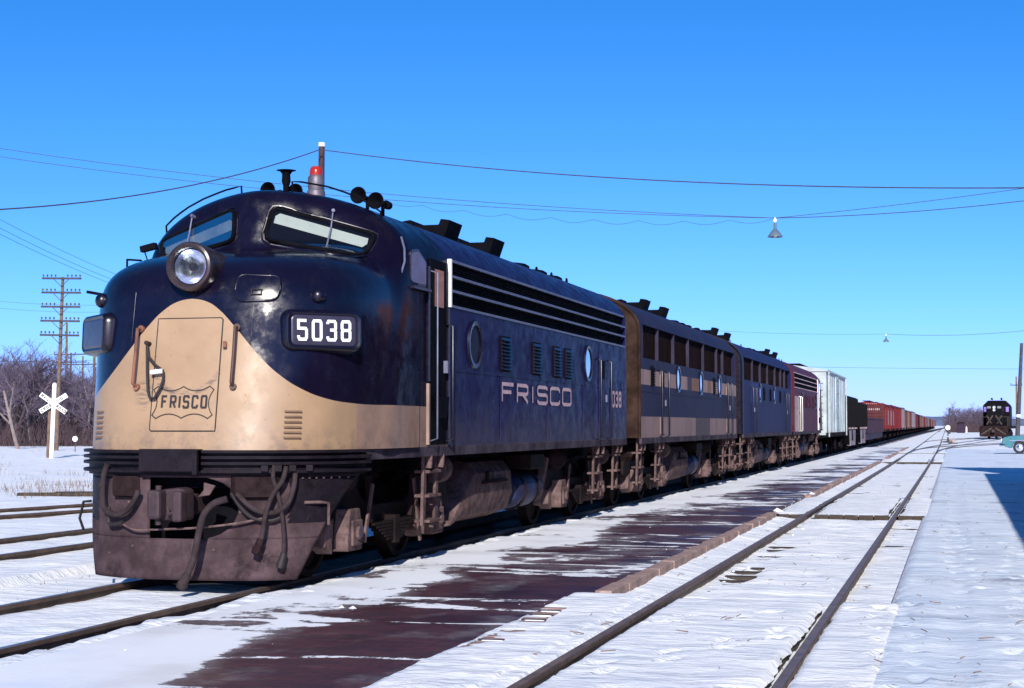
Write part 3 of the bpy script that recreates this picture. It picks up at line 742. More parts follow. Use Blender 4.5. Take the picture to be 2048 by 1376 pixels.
    for a, b in (((.60, 2.835), (.71, 2.835)), ((.60, 2.79), (.71, 2.79)), ((.61, 2.835), (.61, 2.79)), ((.70, 2.835), (.70, 2.79))): mb.tube([surf(*a, .035), surf(*b, .035)], .006, 6)
    mb.build('plate_latch', M_LINE, pl)
    p = np.array(surf(1.166, 2.795)); n_ = snorm(p)
    mb = MB(); mb.lathe([(.075, -.01), (.075, .02), (.06, .05), (.03, .068), (.0001, .072)], p, n_, 24); mb.build('classification_lamp', M_NAVY, u, smooth=60)
    p = np.array(surf(-1.166, 2.795)); n_ = snorm(p)
    mb = MB(); mb.lathe([(.075, -.01), (.075, .02), (.06, .05), (.03, .068), (.0001, .072)], p, n_, 24); mb.build('classification_lamp', M_NAVY, u, smooth=60)
    # number boxes
    for sx in (-1, 1):
        az = R(45); nrm = Vector((sx*math.sin(az), -math.cos(az), .03)).normalized(); rt = Vector((sx*math.cos(az), math.sin(az), 0))*sx; upv = rt.cross(-nrm).normalized()
        if upv.z < 0: upv = -upv
        c0 = Vector((sx*1.185, .60, 2.452))
        def fr(a, b, t): return c0+rt*a+upv*b+nrm*t
        def ringed(name, w_, h, r, prof, mat_, par, fill=True):
            mb = MB(); V = []; base = None
            for sc, t in prof: V += [fr(p[0], p[1], t) for p in rrect(w_+2*sc, h+2*sc, max(.02, r+sc))]
            n = len(rrect(w_, h, r)); F = [(i*n+j, i*n+(j+1) % n, (i+1)*n+(j+1) % n, (i+1)*n+j) for i in range(len(prof)-1) for j in range(n)]
            if fill: F.append(tuple(range((len(prof)-1)*n, len(prof)*n)))
            mb.add(V, F); return mb.build(name, mat_, par, smooth=40)
        nb = ringed('number_box', .80, .385, .09, [(.05, -.40), (.03, -.12), (.012, .02), (.0, .07), (-.025, .09), (-.045, .082)], M_NAVY, u)
        fc = ringed('number_panel', .66, .27, .04, [(.012, .080), (.0, .088), (-.012, .089)], mat('number_panel_dark', (.030, .028, .050), .35), nb)
        if sx > 0: lettering('digit', text_quads('5038', -.285, -.105, .112, .21, .040, .029), lambda a, b, e: fr(a, b, .0935+e), M_WHITE, nb, .5)
    for x in (-.63, .63): surf_tube('weld_seam', [(x, 2.30+.06*k) for k in range(10)], .0, .0035, M_NAVY, u, closed=False)
    # roof furniture
    def bell(o, ax, r, ln, nm='horn'):
        mb = MB(); mb.lathe([(.0001, -ln-.05), (.045, -ln-.04), (.05, -ln+.06), (.022, -ln+.08), (.028, -.16), (.05, -.07), (r, .0), (r-.01, .004), (.03, -.06), (.0001, -.09)], o, ax, 24)
        mb.cyl((o[0], o[1]+ln*.6, o[2]-.28), (o[0], o[1]+ln*.6, o[2]), .022, 8)
        return mb.build(nm, M_BLACK, u, smooth=40)
    bell((.84, 2.55, 4.06), (0, -1, 0), .095, .5); bell((1.06, 2.50, 3.985), (0, -1, 0), .095, .4)
    bell((-.21, 2.5, 4.15), (0, -1, 0), .09, .4); bell((.12, 2.5, 4.12), (0, -1, 0), .09, .5)
    mb = MB(); mb.lathe([(.03, -.10), (.035, .12), (.05, .16), (.045, .24), (.07, .275), (.11, .285), (.0001, .290)], (.045, 2.42, 4.06), (0, 0, 1), 20); mb.build('air_horn_trumpet', M_BLACK, u, smooth=40)
    mb = MB(); mb.lathe([(.11, -.12), (.10, .06), (.085, .07), (.092, .12), (.092, .21), (.075, .235), (.06, .24)], (.345, 2.55, 4.06), (0, 0, 1), 24); bc = mb.build('beacon', mat('silver_beacon', (.13, .115, .14), .5, .25, 8, metal=.4), u, smooth=35)
    mb = MB(); mb.lathe([(.072, .236), (.072, .28), (.062, .32), (.045, .335), (.0001, .34)], (.345, 2.55, 4.06), (0, 0, 1), 24); mb.build('beacon_lens', M_RED, bc, smooth=40)
    def roofpt(x, y, off):
        z = np.interp(abs(x), [0, .3, .6, .85, 1.05, 1.2, 1.32, 1.42], [4.05, 4.03, 3.97, 3.885, 3.79, 3.69, 3.58, 3.46]); return (x, y, z+off)
    for xs in ((-1.30, -.40), (.20, 1.22)):
        pts = [roofpt(xs[0], 2.25, -.02)]+[roofpt(xs[0]+(xs[1]-xs[0])*k/10, 2.22, .15) for k in range(11)]+[roofpt(xs[1], 2.25, -.02)]
        mb = MB(); mb.tube(pts, .011, 6); mb.build('roof_grab_rail', M_BLACK, u, smooth=50)
    for pts in ([(-1.10, 1.35, 3.20), (-1.12, 1.30, 3.27), (-1.12, 1.0, 3.25), (-1.11, .98, 3.13)],):
        mb = MB(); mb.tube(pts, .012, 6); mb.build('nose_grab_iron', M_BLACK, u, smooth=50)
    mb = MB(); mb.bar((-1.28, 1.95, 3.50), (-1.46, 1.95, 3.46), .08, .07); mb.bar((-1.42, 1.95, 3.44), (-1.36, 1.9, 3.34), .015, .015); mb.build('rear_view_mirror', M_BLACK, u, bevel=.02)
    mb = MB(); mb.bar((-1.2, .75, 2.86), (-1.42, .72, 2.90), .03, .03); mb.build('flag_bracket', M_BLACK, u)
    # anticlimber
    def outline(x_max, off, n=60):
        P = []
        xs = [math.sin(k/n*math.pi/2)*x_max for k in range(-n, n+1)]
        for x in xs:
            p = np.array(surf(x, 1.31)); nn = snorm(p); nn[2] = 0; nn /= np.linalg.norm(nn); q = p+nn*off; P.append((q[0], q[1]))
        return P
    def ring(mb, x_max, o_in, o_out, z0, z1):
        a = outline(x_max, o_in); b = outline(x_max, o_out); n = len(a)
        V = [(x, y, z0) for x, y in a]+[(x, y, z0) for x, y in b]+[(x, y, z1) for x, y in b]+[(x, y, z1) for x, y in a]
        F = [(k*n+i, k*n+i+1, ((k+1) % 4)*n+i+1, ((k+1) % 4)*n+i) for k in range(4) for i in range(n-1)]+[(0, n, 2*n, 3*n), (n-1, 4*n-1, 3*n-1, 2*n-1)]
        mb.add(V, F)
    mb = MB(); ring(mb, 1.44, -.10, .03, 1.06, 1.302); ac = mb.build('anticlimber', M_ANTI, u)
    for z in (1.288, 1.232, 1.176, 1.10):
        mb = MB(); ring(mb, 1.445, .0, .085, z-.014, z+.014); mb.build('anticlimber_rib', M_ANTI, ac, bevel=.004)
    for y0, y1, z in ((1.0, 1.43, 1.24),):
        mb = MB(); mb.tube([(1.28, .62, z), (1.40, .80, z+.0), (1.48, 1.05, z)], .02, 8); mb.build('anticlimber_grab', M_ANTI, ac)
    mb = MB(); mb.box((-.05, -.10, 1.205), (.62, .10, .215)); mb.box((.235, -.13, 1.19), (.05, .12, .24)); mb.build('coupler_pocket_cover', M_ANTI, u, bevel=.008)
    # pilot plate with its coupler opening
    n = 80; arcx = []
    mbp = MB()
    xs_t = [math.sin(k/60*math.pi/2)*1.46 for k in range(-60, 61)]; ol = outline(1.46, -.02)
    sl = [0]
    for a, b in zip(ol, ol[1:]): sl.append(sl[-1]+math.hypot(b[0]-a[0], b[1]-a[1]))
    half = sl[-1]/2; sl = [v-half for v in sl]
    def at(l_, z):
        i = 0
        x = float(np.interp(l_, sl, [p[0] for p in ol])); y = float(np.interp(l_, sl, [p[1] for p in ol]))
        back = .05*max(0, .6-z)
        return (x, y+back*.6-.04*max(0, .5-z), z)
    xl = [p[0] for p in ol]
    def Lx(x): return float(np.interp(x, xl, sl))
    def W(z):
        x = 1.06+(z-.07)*.36 if z < .53 else 1.225+(z-.53)*.36
        return Lx(min(x, 1.45))
    hr = lambda z: Lx(float(np.interp(z, [.46, .50, .58, .70, .80, .92, 1.0, 1.04], [.26, .40, .52, .575, .58, .53, .42, .28])))
    hl_ = lambda z: Lx(-.32)
    def block(z0, z1, nz, la, lb, nl):
        o = len(mbp.v); V = []
        for i in range(nz+1):
            z = z0+(z1-z0)*i/nz
            for j in range(nl+1): V.append(at(la(z)+(lb(z)-la(z))*j/nl, z))
        F = [(i*(nl+1)+j, i*(nl+1)+j+1, (i+1)*(nl+1)+j+1, (i+1)*(nl+1)+j) for i in range(nz) for j in range(nl)]
        for k, f in enumerate(F):
            zc = sum(V[q][2] for q in f)/4; xc = sum(V[q][0] for q in f)/4
            mbp.cur = 1 if (abs(xc) > .99 and zc > .60) or (abs(xc) > .80 and zc > 1.0) else 0
            mbp.f.append(tuple(q+o for q in f)); mbp.m.append(mbp.cur)
        mbp.v += V
    block(.07, .46, 8, lambda z: -W(z), W, 70)
    block(.46, 1.04, 24, lambda z: -W(z), hl_, 30); block(.46, 1.04, 24, hr, W, 30)
    block(1.04, 1.08, 2, lambda z: -W(z), W, 70)
    pi = mbp.build('pilot', [M_PILOT, M_ANTI], u, smooth=40, recalc=False)
    so = pi.modifiers.new('solid', 'SOLIDIFY'); so.thickness = .025; so.offset = 0
    def on_pilot(x, z, off):
        x0, y0, _ = at(Lx(x), z); a = at(Lx(x)+.02, z); t = Vector((a[0]-x0, a[1]-y0, 0)).normalized(); nn = Vector((t.y, -t.x, 0)); return Vector((x0, y0, z))+nn*off
    for x0, x1 in ((.50, .93), (-.74, -.42)):
        mb = MB(); V = []; m_ = 14
        prof = [(1.055, 0), (1.05, .075), (.95, .085), (.86, .075), (.845, 0)]
        for k in range(m_+1):
            x = x0+(x1-x0)*k/m_; e = min(1, min(k, m_-k)/2+.0)
            V += [tuple(on_pilot(x, z, .004+o*e)) for z, o in prof]
        mb.add(V, [(k*5+i, k*5+i+1, k*5+6+i, k*5+5+i) for k in range(m_) for i in range(4)]); mb.build('pilot_step_pocket', M_GRIME_SHADED, u, smooth=40)
    mb = MB()
    for k in range(7): mb.lathe([(.014, 0), (.012, .012), (.0001, .016)], on_pilot(1.09+.045*k, 1.035, .015), on_pilot(1.09+.045*k, 1.035, 1)-on_pilot(1.09+.045*k, 1.035, 0), 8)
    for x, z in ((.35, .36), (.78, .40), (-.5, .38), (-.8, .3), (.95, .2), (.6, .72), (-.55, .80)): mb.lathe([(.016, 0), (.014, .010), (.0001, .014)], on_pilot(x, z, .013), on_pilot(x, z, 1)-on_pilot(x, z, 0), 8)
    tag(mb.build('rivets', M_GRIME2, pi), kind='stuff')
    # black boxes stand in for the shade behind the coupler opening
    mb = MB(); mb.box((.1, .55, .75), (1.7, .06, .75)); mb.box((0, .40, 1.0), (1.2, .5, .12)); mb.build('opening_shade_panel', M_BLACK, u)
    cp = MB(); cp.box((-.03, .25, .78), (.20, .7, .20)); cp.prism([(-.13, .64), (.13, .64), (.13, .93), (.05, .95), (-.13, .93)], 1, -.16, .06)
    co = cp.build('coupler', M_COUP, u, bevel=.03)
    kn = MB(); kn.prism(round_poly([(-.20, .655), (-.06, .655), (-.06, .93), (-.20, .93)], .04), 1, -.30, -.10); kn.build('knuckle', M_COUP, co, bevel=.04)
    kn = MB(); kn.prism(round_poly([(.03, .63), (.13, .63), (.13, .92), (.03, .92)], .03), 1, -.24, -.10); kn.build('coupler_guard_arm', M_COUP, co, bevel=.03)
    kn = MB(); kn.tube([(-.02, -.20, .75), (.0, -.23, .70), (.05, -.22, .72), (.06, -.18, .78)], .02, 8); kn.cyl((-.12, -.20, .60), (-.12, -.20, .97), .03, 10); kn.build('coupler_pin', M_COUP, co, smooth=50)
    mb = MB(); mb.prism([(.24, .86), (.36, .88), (.42, .97), (.30, 1.0), (.30, .93)], 1, -.12, -.09); mb.build('lift_lever_arm', M_GRIME2, u, bevel=.01)
    # hoses and rods: drawn in front of the pilot plate
    def hose(name, pts, r, mat_, off=.09, n=8, tip=None):
        P = []
        for x, z in pts:
            y = plan_y(x)-off
            for _ in range(3): xx = x-.42*(y+.1); y = (plan_y(xx)-off) if abs(xx) < 1.4 else .45
            P.append(Vector((xx, y, z)))
        Q = []
        for i in range(len(P)-1):
            p0 = P[max(0, i-1)]; p1 = P[i]; p2 = P[i+1]; p3 = P[min(len(P)-1, i+2)]
            for k in range(6):
                t = k/6; Q.append(.5*((2*p1)+(-p0+p2)*t+(2*p0-5*p1+4*p2-p3)*t*t+(-p0+3*p1-3*p2+p3)*t**3))
        Q.append(P[-1]); mb = MB(); mb.tube(Q, r, n); o = mb.build(name, mat_, u, smooth=50)
        if tip:
            g = MB(); d = (P[-1]-P[-2]).normalized(); g.lathe([(r+.004, -.10), (r+.012, -.09), (r+.012, -.02), (r+.02, .0), (r+.015, .05), (.01, .06)], P[-1], d, 12); g.build('gladhand', tip, o, smooth=40)
        return o
    hose('air_hose', [(.54, .85), (.41, .81), (.31, .71), (.26, .55), (.21, .31), (.15, .16), (.10, .06)], .033, M_HOSE, .22, 12, M_HOSE)
    hose('air_hose', [(1.01, 1.16), (1.0, 1.04), (1.05, .89), (1.09, .72), (1.12, .47), (1.11, .30), (1.09, .24)], .021, M_HOSE, .10, 10, M_LINE)
    hose('air_hose', [(1.14, 1.15), (1.10, 1.02), (1.0, .89), (.93, .72), (.89, .5), (.84, .38)], .024, M_HOSE, .13, 10, M_GRIME_SHADED)
    hose('air_hose', [(1.25, 1.12), (1.23, .96), (1.16, .80), (1.03, .72), (.89, .72), (.76, .78), (.63, .90)], .026, M_HOSE, .10, 10)
    hose('safety_cable', [(.57, .90), (.67, .76), (.80, .66), (.98, .64), (1.11, .68)], .014, M_LINE, .07, 6)
    hose('air_hose', [(-.73, 1.16), (-.77, 1.04), (-.78, .87), (-.75, .73), (-.63, .68), (-.50, .73), (-.40, .87), (-.39, .92)], .028, M_HOSE, .10, 10)
    hose('safety_cable', [(-.71, .75), (-.71, .60), (-.63, .59), (-.55, .61)], .020, M_LINE, .07, 6)
    hose('uncoupling_rod', [(-.57, .60), (-.42, .54), (-.17, .55), (.22, .57), (.59, .61), (.89, .66)], .011, M_GRIME2, .06, 6)
    mb = MB(); mb.tube([on_pilot(1.10, .80, .03), on_pilot(1.19, .80, .06), on_pilot(1.24, .79, .06), on_pilot(1.24, .58, .06)], .016, 8); mb.build('uncoupling_handle', M_GRIME2, u, smooth=50)
    mb = MB(); mb.tube([on_pilot(-1.2, .78, .03), on_pilot(-1.25, .77, .10), on_pilot(-1.28, .60, .14), on_pilot(-1.2, .50, .10)], .014, 8); mb.build('uncoupling_handle', M_LINE, u, smooth=50)
    for k, x in enumerate((.80, .90, 1.0, 1.11)):
        p = on_pilot(x, 1.13, .10); mb = MB(); mb.box(p, (.07, .08, .06), Matrix.Rotation(.3, 3, 'Z')); mb.build('hose_bracket', M_ANTI, u, bevel=.006)
    # lettering on the side
    lettering('side_letter', text_quads('FRISCO', 6.06, 1.82, .60, .275, .155, .050), lambda y, z, e: (1.5095+e, y, z), M_LETTER, u, 9)
    lettering('side_digit', text_quads('038', 13.10, 1.84, .22, .28, .065, .055), lambda y, z, e: (1.5095+e, y, z), M_LETTER, u, 9)
lead_details(LEAD)
# ------------------------------------------------------------------ the boosters and the trailing cab unit
RUSTEND = mat('brown_end_paint', (.036, .021, .017), .8, .45, 3, (.015, .010, .010), .7, spec=.03)
NB = (.022, .022, .055)
P1 = band_paint('booster_banded_paint', [(0, 1.28, (.05, .045, .07)), (1.28, 1.70, (.25, .165, .15)), (2.30, 2.585, (.31, .205, .18))], (.017, .0145, .042),
    [(6.75, 9.0, 1.28, 1.70, (.085, .06, .06)), (5.6, 6.25, 2.30, 2.585, (.06, .04, .05)), (6.3, 7.2, 2.30, 2.585, (.22, .105, .05)), (8.6, 9.2, 2.3, 2.585, (.24, .13, .07))])
P2 = band_paint('booster_blue_paint', [(0, 1.28, (.05, .045, .07))], (.013, .0125, .060), [(1.9, 4.6, 2.2, 2.75, (.025, .03, .11))])
P3 = band_paint('trailing_maroon_paint', [], (.075, .014, .026), [(10.8, 14.3, 1.3, 2.6, (.38, .29, .27))])
p, a = on_track(TRAIN_X, 30.1); booster_unit('booster_locomotive', 'booster unit with tan bands and brown end coupled behind the lead locomotive', P1, (6.9, 9.45), p, a, 1, (2.1, 4.0, 5.95, 8.2, 10.4, 11.5), (4.35, 7.55, 10.6), (2.45, 12.2), RUSTEND, ((1.15, 1.4), (9.55, 9.75)))
p, a = on_track(TRAIN_X, 45.3); booster_unit('booster_locomotive', 'plain blue booster unit third in the line of locomotives', P2, (3.1, 5.9), p, a, 1, (2.6, 4.6, 6.6, 8.8, 10.6, 11.9), (4.2, 8.2), (2.4, 12.0), M_NAVY, ((5.1, 5.35), (6.9, 7.15), (9.9, 10.1)))
p, a = on_track(TRAIN_X, 60.4+14.4); A2 = cab_unit('cab_locomotive', 'maroon cab locomotive with white door posts, last of the four locomotives', P3, True, p, a+math.pi, -1)
for o in list(TRUCK.children): bpy.data.objects.remove(o)
bpy.data.objects.remove(TRUCK)
# ------------------------------------------------------------------ ground, tracks, platforms
def snow_mat(name, bare=None, tint=(1, 1, 1), lo=.62, hi=.72, scale=.5, stretch=(1, 1, 1), bscale=9., ballast=False, soft=False):
    m, n, b = nodes_of(name)
    tc = N(n, 'ShaderNodeTexCoord').outputs['Object']
    n1 = noise_n(n, tc, 1.3, 6, .6)
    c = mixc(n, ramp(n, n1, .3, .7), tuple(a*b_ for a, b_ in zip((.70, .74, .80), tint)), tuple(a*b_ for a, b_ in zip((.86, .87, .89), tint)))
    fac = None
    if bare:
        nb = noise_n(n, tc, scale, 9, .68, stretch)
        if soft: nb = math_n(n, 'ADD', nb, math_n(n, 'MULTIPLY', math_n(n, 'SUBTRACT', noise_n(n, tc, 30, 4, .7), .5), .22))
        fac = ramp(n, nb, lo, hi)
        nd = noise_n(n, tc, 6, 8, .7)
        bc = mixc(n, ramp(n, nd, .35, .7), bare, tuple(v*.55 for v in bare))
        c = mixc(n, fac, c, bc)
    if ballast:
        sp = N(n, 'ShaderNodeSeparateXYZ'); L(n, tc, sp.inputs[0]); X, Y, Z = sp.outputs
        nz = math_n(n, 'MULTIPLY', math_n(n, 'SUBTRACT', noise_n(n, tc, 1.6, 7, .7), .5), 1.1)
        dX = math_n(n, 'ABSOLUTE', math_n(n, 'SUBTRACT', X, TRAIN_X-.1))
        inb = math_n(n, 'MULTIPLY', ramp(n, math_n(n, 'ADD', dX, nz), 1.55, 1.2), ramp(n, math_n(n, 'ADD', Y, nz), 14.6, 15.6))
        c = mixc(n, inb, c, (.040, .028, .026))
        sk = math_n(n, 'MULTIPLY', ramp(n, noise_n(n, tc, 14, 3, .5), .70, .73), ramp(n, noise_n(n, tc, .35, 4, .6), .45, .6))
        c = mixc(n, sk, c, (.16, .11, .06))
    L(n, c, b.inputs['Base Color']); b.inputs['Roughness'].default_value = .62; b.inputs['Specular IOR Level'].default_value = .25
    h1 = noise_n(n, tc, bscale*.30, 6, .6, (.6, 1.2, 1)); h2 = noise_n(n, tc, bscale*7, 4, .6)
    fl = ramp(n, noise_n(n, tc, bscale*.85, 5, .62, (.42, 1.7, 1)), .56, .66)          # crusts of wind-blown snow
    hh = math_n(n, 'ADD', math_n(n, 'ADD', math_n(n, 'MULTIPLY', h1, 1.1), math_n(n, 'MULTIPLY', fl, .14)), math_n(n, 'MULTIPLY', h2, .07))
    x = N(n, 'ShaderNodeBump'); x.inputs['Strength'].default_value = .75; x.inputs['Distance'].default_value = .07
    L(n, hh, x.inputs['Height']); L(n, x.outputs[0], b.inputs['Normal'])
    return m
M_SNOW = snow_mat('fresh_snow', ballast=True, bare=(.20, .13, .075), lo=.70, hi=.78, scale=.9)
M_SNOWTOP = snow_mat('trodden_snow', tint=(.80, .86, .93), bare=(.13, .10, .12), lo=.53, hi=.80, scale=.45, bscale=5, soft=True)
M_RAIL = mat('rail_steel', (.085, .050, .034), .6, .35, 4, (.03, .02, .016), .6, .2)
M_RAILTOP = mat('polished_rail_head', (.22, .20, .19), .38, .2, 6, metal=.7)
M_TIE = mat('creosoted_timber', (.035, .024, .018), .85, .4, 5, bump=.5)
def fbm(x, y, o=4):
    v = 0; a = 1
    for k in range(o): v += a*noise.noise((x, y, 7.3+k)); x *= 2.03; y *= 2.03; a *= .5
    return v
def ground_z(X, s):
    z = -.165+.035*fbm(X*.35, s*.35)+.012*fbm(X*2.5, s*2.5, 2)
    d = abs(X-NEAR_X)
    if d < 1.7 and s < 130:
        z = -.104+.016*fbm(X*1.6, s*1.6)+.010*fbm(X*6, s*6, 2)
        if d < .66: z += .006*math.cos(2*math.pi*s/.55)
        if X < NEAR_X-.95: z += .05*min(1, (NEAR_X-.95-X)/.35)          # drift against the platform
        if 14.7 < s < 23 and -.70 < X-NEAR_X < -.38: z -= .05*max(0, fbm(X*2, s*1.1)+.45)
    if s > 80 and X > -4.5: z = max(z, -.055+.012*fbm(X*.5, s*.3))
    d = abs(X-TRAIN_X)
    if d < .66: z = -.075+.02*fbm(X*2, s*2)
    if d < 1.5 and s > 15.5: z = -.15+.02*fbm(X*3, s*3)
    if d > .80 and -6.2 < X < -5.9: z = -.08+.02*fbm(X*3, s*2)
    if -19 < X < -9.6: z = -.078+.018*fbm(X*1.1, s*.9)+.006*fbm(X*4, s*4, 2)
    if X < -19: z += .10*fbm(X*.12, s*.12)-.0*X
    return z
def axis(vals): return sorted(set(round(v, 3) for v in vals))
gx = [-13+.10*k for k in range(126)]+[-13-.25*k for k in range(1, 33)]+[-21-1.0*1.22**k for k in range(0, 38)]+[-.4+.4*k for k in range(1, 22)]+[9+1.2**k for k in range(1, 45)]
gs = [-6+.5*k for k in range(25)]+[6.6+.10*k for k in range(190)]+[25.6+.2*1.024**k*k**.35 for k in range(1, 230)]
gs = [v for v in gs if v < 130]+[130*1.085**k for k in range(1, 52)]
gx = axis([v for v in gx if -9000 < v < 9000]); gs = axis(gs)
V = [(x, s, ground_z(x, s) if s < 400 and x > -120 else -.2) for s in gs for x in gx]; nx = len(gx)
mb = MB(); mb.add(V, [(i*nx+j, i*nx+j+1, (i+1)*nx+j+1, (i+1)*nx+j) for i in range(len(gs)-1) for j in range(nx-1)])
tag(mb.build('ground', M_SNOW, smooth=80, recalc=False), 'snow-covered railroad yard ground reaching the horizon', kind='structure')

RAILP = [(-.068, -.17), (.068, -.17), (.068, -.158), (.012, -.145), (.012, -.045), (.036, -.035), (.036, -.004), (.028, 0), (-.028, 0), (-.036, -.004), (-.036, -.035), (-.012, -.045), (-.012, -.145), (-.068, -.158)]
def track(name, label, path, s_ties=None, top=None):
    """path(s) -> (x, heading); two rails swept along it, ties below"""
    root = bpy.data.objects.new(name, None); C.objects.link(root); tag(root, label, kind='structure')
    smp = path()
    for side in (-1, 1):
        mb = MB(); V = []; n = len(RAILP)
        for i, (x, s, h) in enumerate(smp):
            for px, pz in RAILP: V.append((x+math.cos(h)*(side*.7525+px), s+math.sin(h)*(side*.7525+px), pz))
        mb.v = V
        for i in range(len(smp)-1):
            for j in range(n):
                mb.cur = 1 if j == 7 else 0
                mb.f.append((i*n+j, i*n+(j+1) % n, (i+1)*n+(j+1) % n, (i+1)*n+j)); mb.m.append(mb.cur)
        mb.build('rail', [M_RAIL, top or M_RAILTOP], root)
    if s_ties:
        s = s_ties[0]
        bm_ = MB(); bm_.box((0, 0, 0), (2.55, .22, .18)); proto = None
        while s < s_ties[1]:
            x, h = np.interp(s, [p[1] for p in smp], [p[0] for p in smp]), np.interp(s, [p[1] for p in smp], [p[2] for p in smp])
            if proto is None: o = proto = bm_.build('tie', M_TIE, root)
            else: o = proto.copy(); C.objects.link(o); o.parent = root
            o.location = (x+rnd.uniform(-.04, .04), s, -.205+rnd.uniform(-.004, .006)); o.rotation_euler = (0, 0, h+rnd.uniform(-.012, .012)); s += .55
    return root
def along(X, s0, s1):
    def f():
        out = []; s = s0
        while s <= s1:
            p, a = on_track(X, s); out.append((p.x, s, a)); s += 4 if s < 160 else 15
        return out
    return f
track('railroad_track', 'track the long freight train stands on', along(TRAIN_X, -8, 900), (-2, 15.5))
track('railroad_track', 'empty snowy track beside the platform in the foreground', along(NEAR_X, -4, 900), (14.9, 60), mat('rusty_rail_head', (.13, .088, .066), .5, .3, 5))
track('railroad_track', 'snowy track next to the far side of the train', along(-11.77, -8, 500))
def skew():
    return [(-18.9+.176*s*(1 if s < 60 else 60/s)-(.0 if s < 60 else 0), s, -.174 if s < 58 else 0.) for s in range(-8, 60, 4)]
track('railroad_track', 'slanting track farthest left beyond the train', lambda: [(-21.6+.2*s, s, -.2) for s in range(-8, 46, 4)])
def diverge(k, s0):
    def f():
        out = []
        for i in range(60):
            s = s0+i*4.; p, a = on_track(NEAR_X, s); t = max(0, s-s0); tr = 45.
            dx = k*t*t/(2*tr) if t < tr else k*(t-tr/2); sl = k*min(1, t/tr)
            out.append((p.x+dx, s, a-sl))
        return out
    return f
track('railroad_track', 'turnout track curving right toward the distant road switcher', diverge(.083, 92))
track('railroad_track', 'turnout track swinging right across the far yard', diverge(.26, 100))
track('railroad_track', 'faint far siding curving right before the bare trees', diverge(.14, 150))

# brick platform between the tracks
def brick_mat():
    m, n, b = nodes_of('brick_paving_with_drifted_snow')
    tc = N(n, 'ShaderNodeTexCoord').outputs['Object']
    sp = N(n, 'ShaderNodeSeparateXYZ'); L(n, tc, sp.inputs[0]); X, Y, Z = sp.outputs
    br = N(n, 'ShaderNodeTexBrick'); br.inputs['Scale'].default_value = 1.0; br.inputs['Brick Width'].default_value = .21; br.inputs['Row Height'].default_value = .105
    br.inputs['Mortar Size'].default_value = .006; br.inputs['Color1'].default_value = (.075, .017, .022, 1); br.inputs['Color2'].default_value = (.040, .011, .017, 1); br.inputs['Mortar'].default_value = (.018, .012, .014, 1)
    L(n, tc, br.inputs['Vector'])
    wet = ramp(n, noise_n(n, tc, .9, 5, .6), .4, .7)
    bc = mixc(n, math_n(n, 'MULTIPLY', wet, .5), br.outputs['Color'], (.020, .007, .012))
    # drifts lie across the platform, thicker along the train side
    d1 = noise_n(n, tc, 1.0, 7, .60, (.62, .34, 1)); d2 = noise_n(n, tc, 1.0, 9, .74, (2.6, 2.4, 1)); d3 = noise_n(n, tc, .30, 3, .5, (.5, 1, 1))
    br1 = noise_n(n, tc, 1.0, 3, .5, (.16, .72, 1)); bars = ramp(n, math_n(n, 'ABSOLUTE', math_n(n, 'SUBTRACT', br1, .5)), .030, .004)   # thin drifts caught across the bricks
    edge = math_n(n, 'MULTIPLY', ramp(n, X, -4.3, -5.95), .16)
    far = math_n(n, 'MULTIPLY', ramp(n, Y, 14, 60), .075)
    near_ = math_n(n, 'MULTIPLY', math_n(n, 'MULTIPLY', ramp(n, Y, 11.8, 9.8), ramp(n, X, -4.3, -5.2)), .2)
    t = math_n(n, 'ADD', math_n(n, 'ADD', math_n(n, 'MULTIPLY', d1, .66), math_n(n, 'MULTIPLY', d2, .24)), math_n(n, 'MULTIPLY', d3, .12))
    t = math_n(n, 'ADD', t, math_n(n, 'MULTIPLY', bars, math_n(n, 'MULTIPLY', ramp(n, d2, .35, .62), .21)))
    t = math_n(n, 'ADD', math_n(n, 'ADD', math_n(n, 'ADD', t, edge), far), near_)
    sn = ramp(n, t, .575, .605)
    fine = ramp(n, noise_n(n, tc, 26, 4, .7), .60, .70)
    sn = math_n(n, 'MAXIMUM', sn, math_n(n, 'MULTIPLY', fine, ramp(n, t, .525, .575)))
    veil = math_n(n, 'MULTIPLY', ramp(n, t, .50, .60), .14)
    c = mixc(n, math_n(n, 'MAXIMUM', sn, veil), bc, (.80, .82, .86))
    L(n, c, b.inputs['Base Color'])
    L(n, math_n(n, 'SUBTRACT', .66, math_n(n, 'MULTIPLY', wet, .34)), b.inputs['Roughness'])
    x = N(n, 'ShaderNodeBump'); x.inputs['Strength'].default_value = .6; x.inputs['Distance'].default_value = .02
    L(n, math_n(n, 'ADD', math_n(n, 'MULTIPLY', br.outputs['Fac'], -.25), math_n(n, 'MULTIPLY', sn, 1.2)), x.inputs['Height']); L(n, x.outputs[0], b.inputs['Normal'])
    return m
M_BRICK = brick_mat()
M_KERB = mat('pale_kerb_brick', (.27, .185, .165), .85, .4, 4, (.13, .075, .065), .6, .6)
M_SNOWP = snow_mat('piled_snow', bscale=12)
pf = MB(); xs = [-5.93, -5.2, -4.4, -3.6, -3.19]; ss = [-3+4*k for k in range(31)]
Vp = []
for s in ss:
    for x in xs: Vp.append((on_track(x, s)[0].x, s, .0+.006*fbm(x, s)))
nxp = len(xs)
pf.add(Vp, [(i*nxp+j, i*nxp+j+1, (i+1)*nxp+j+1, (i+1)*nxp+j) for i in range(len(ss)-1) for j in range(nxp-1)])
Ve = []
for s in ss:
    for x, z in ((-5.93, 0), (-5.93, -.3), (-3.19, 0), (-3.19, -.3)): Ve.append((on_track(x, s)[0].x, s, z-.002))
pf.add(Ve, [(4*i+a, 4*i+a+1, 4*i+5+a, 4*i+4+a) for i in range(len(ss)-1) for a in (0, 2)])
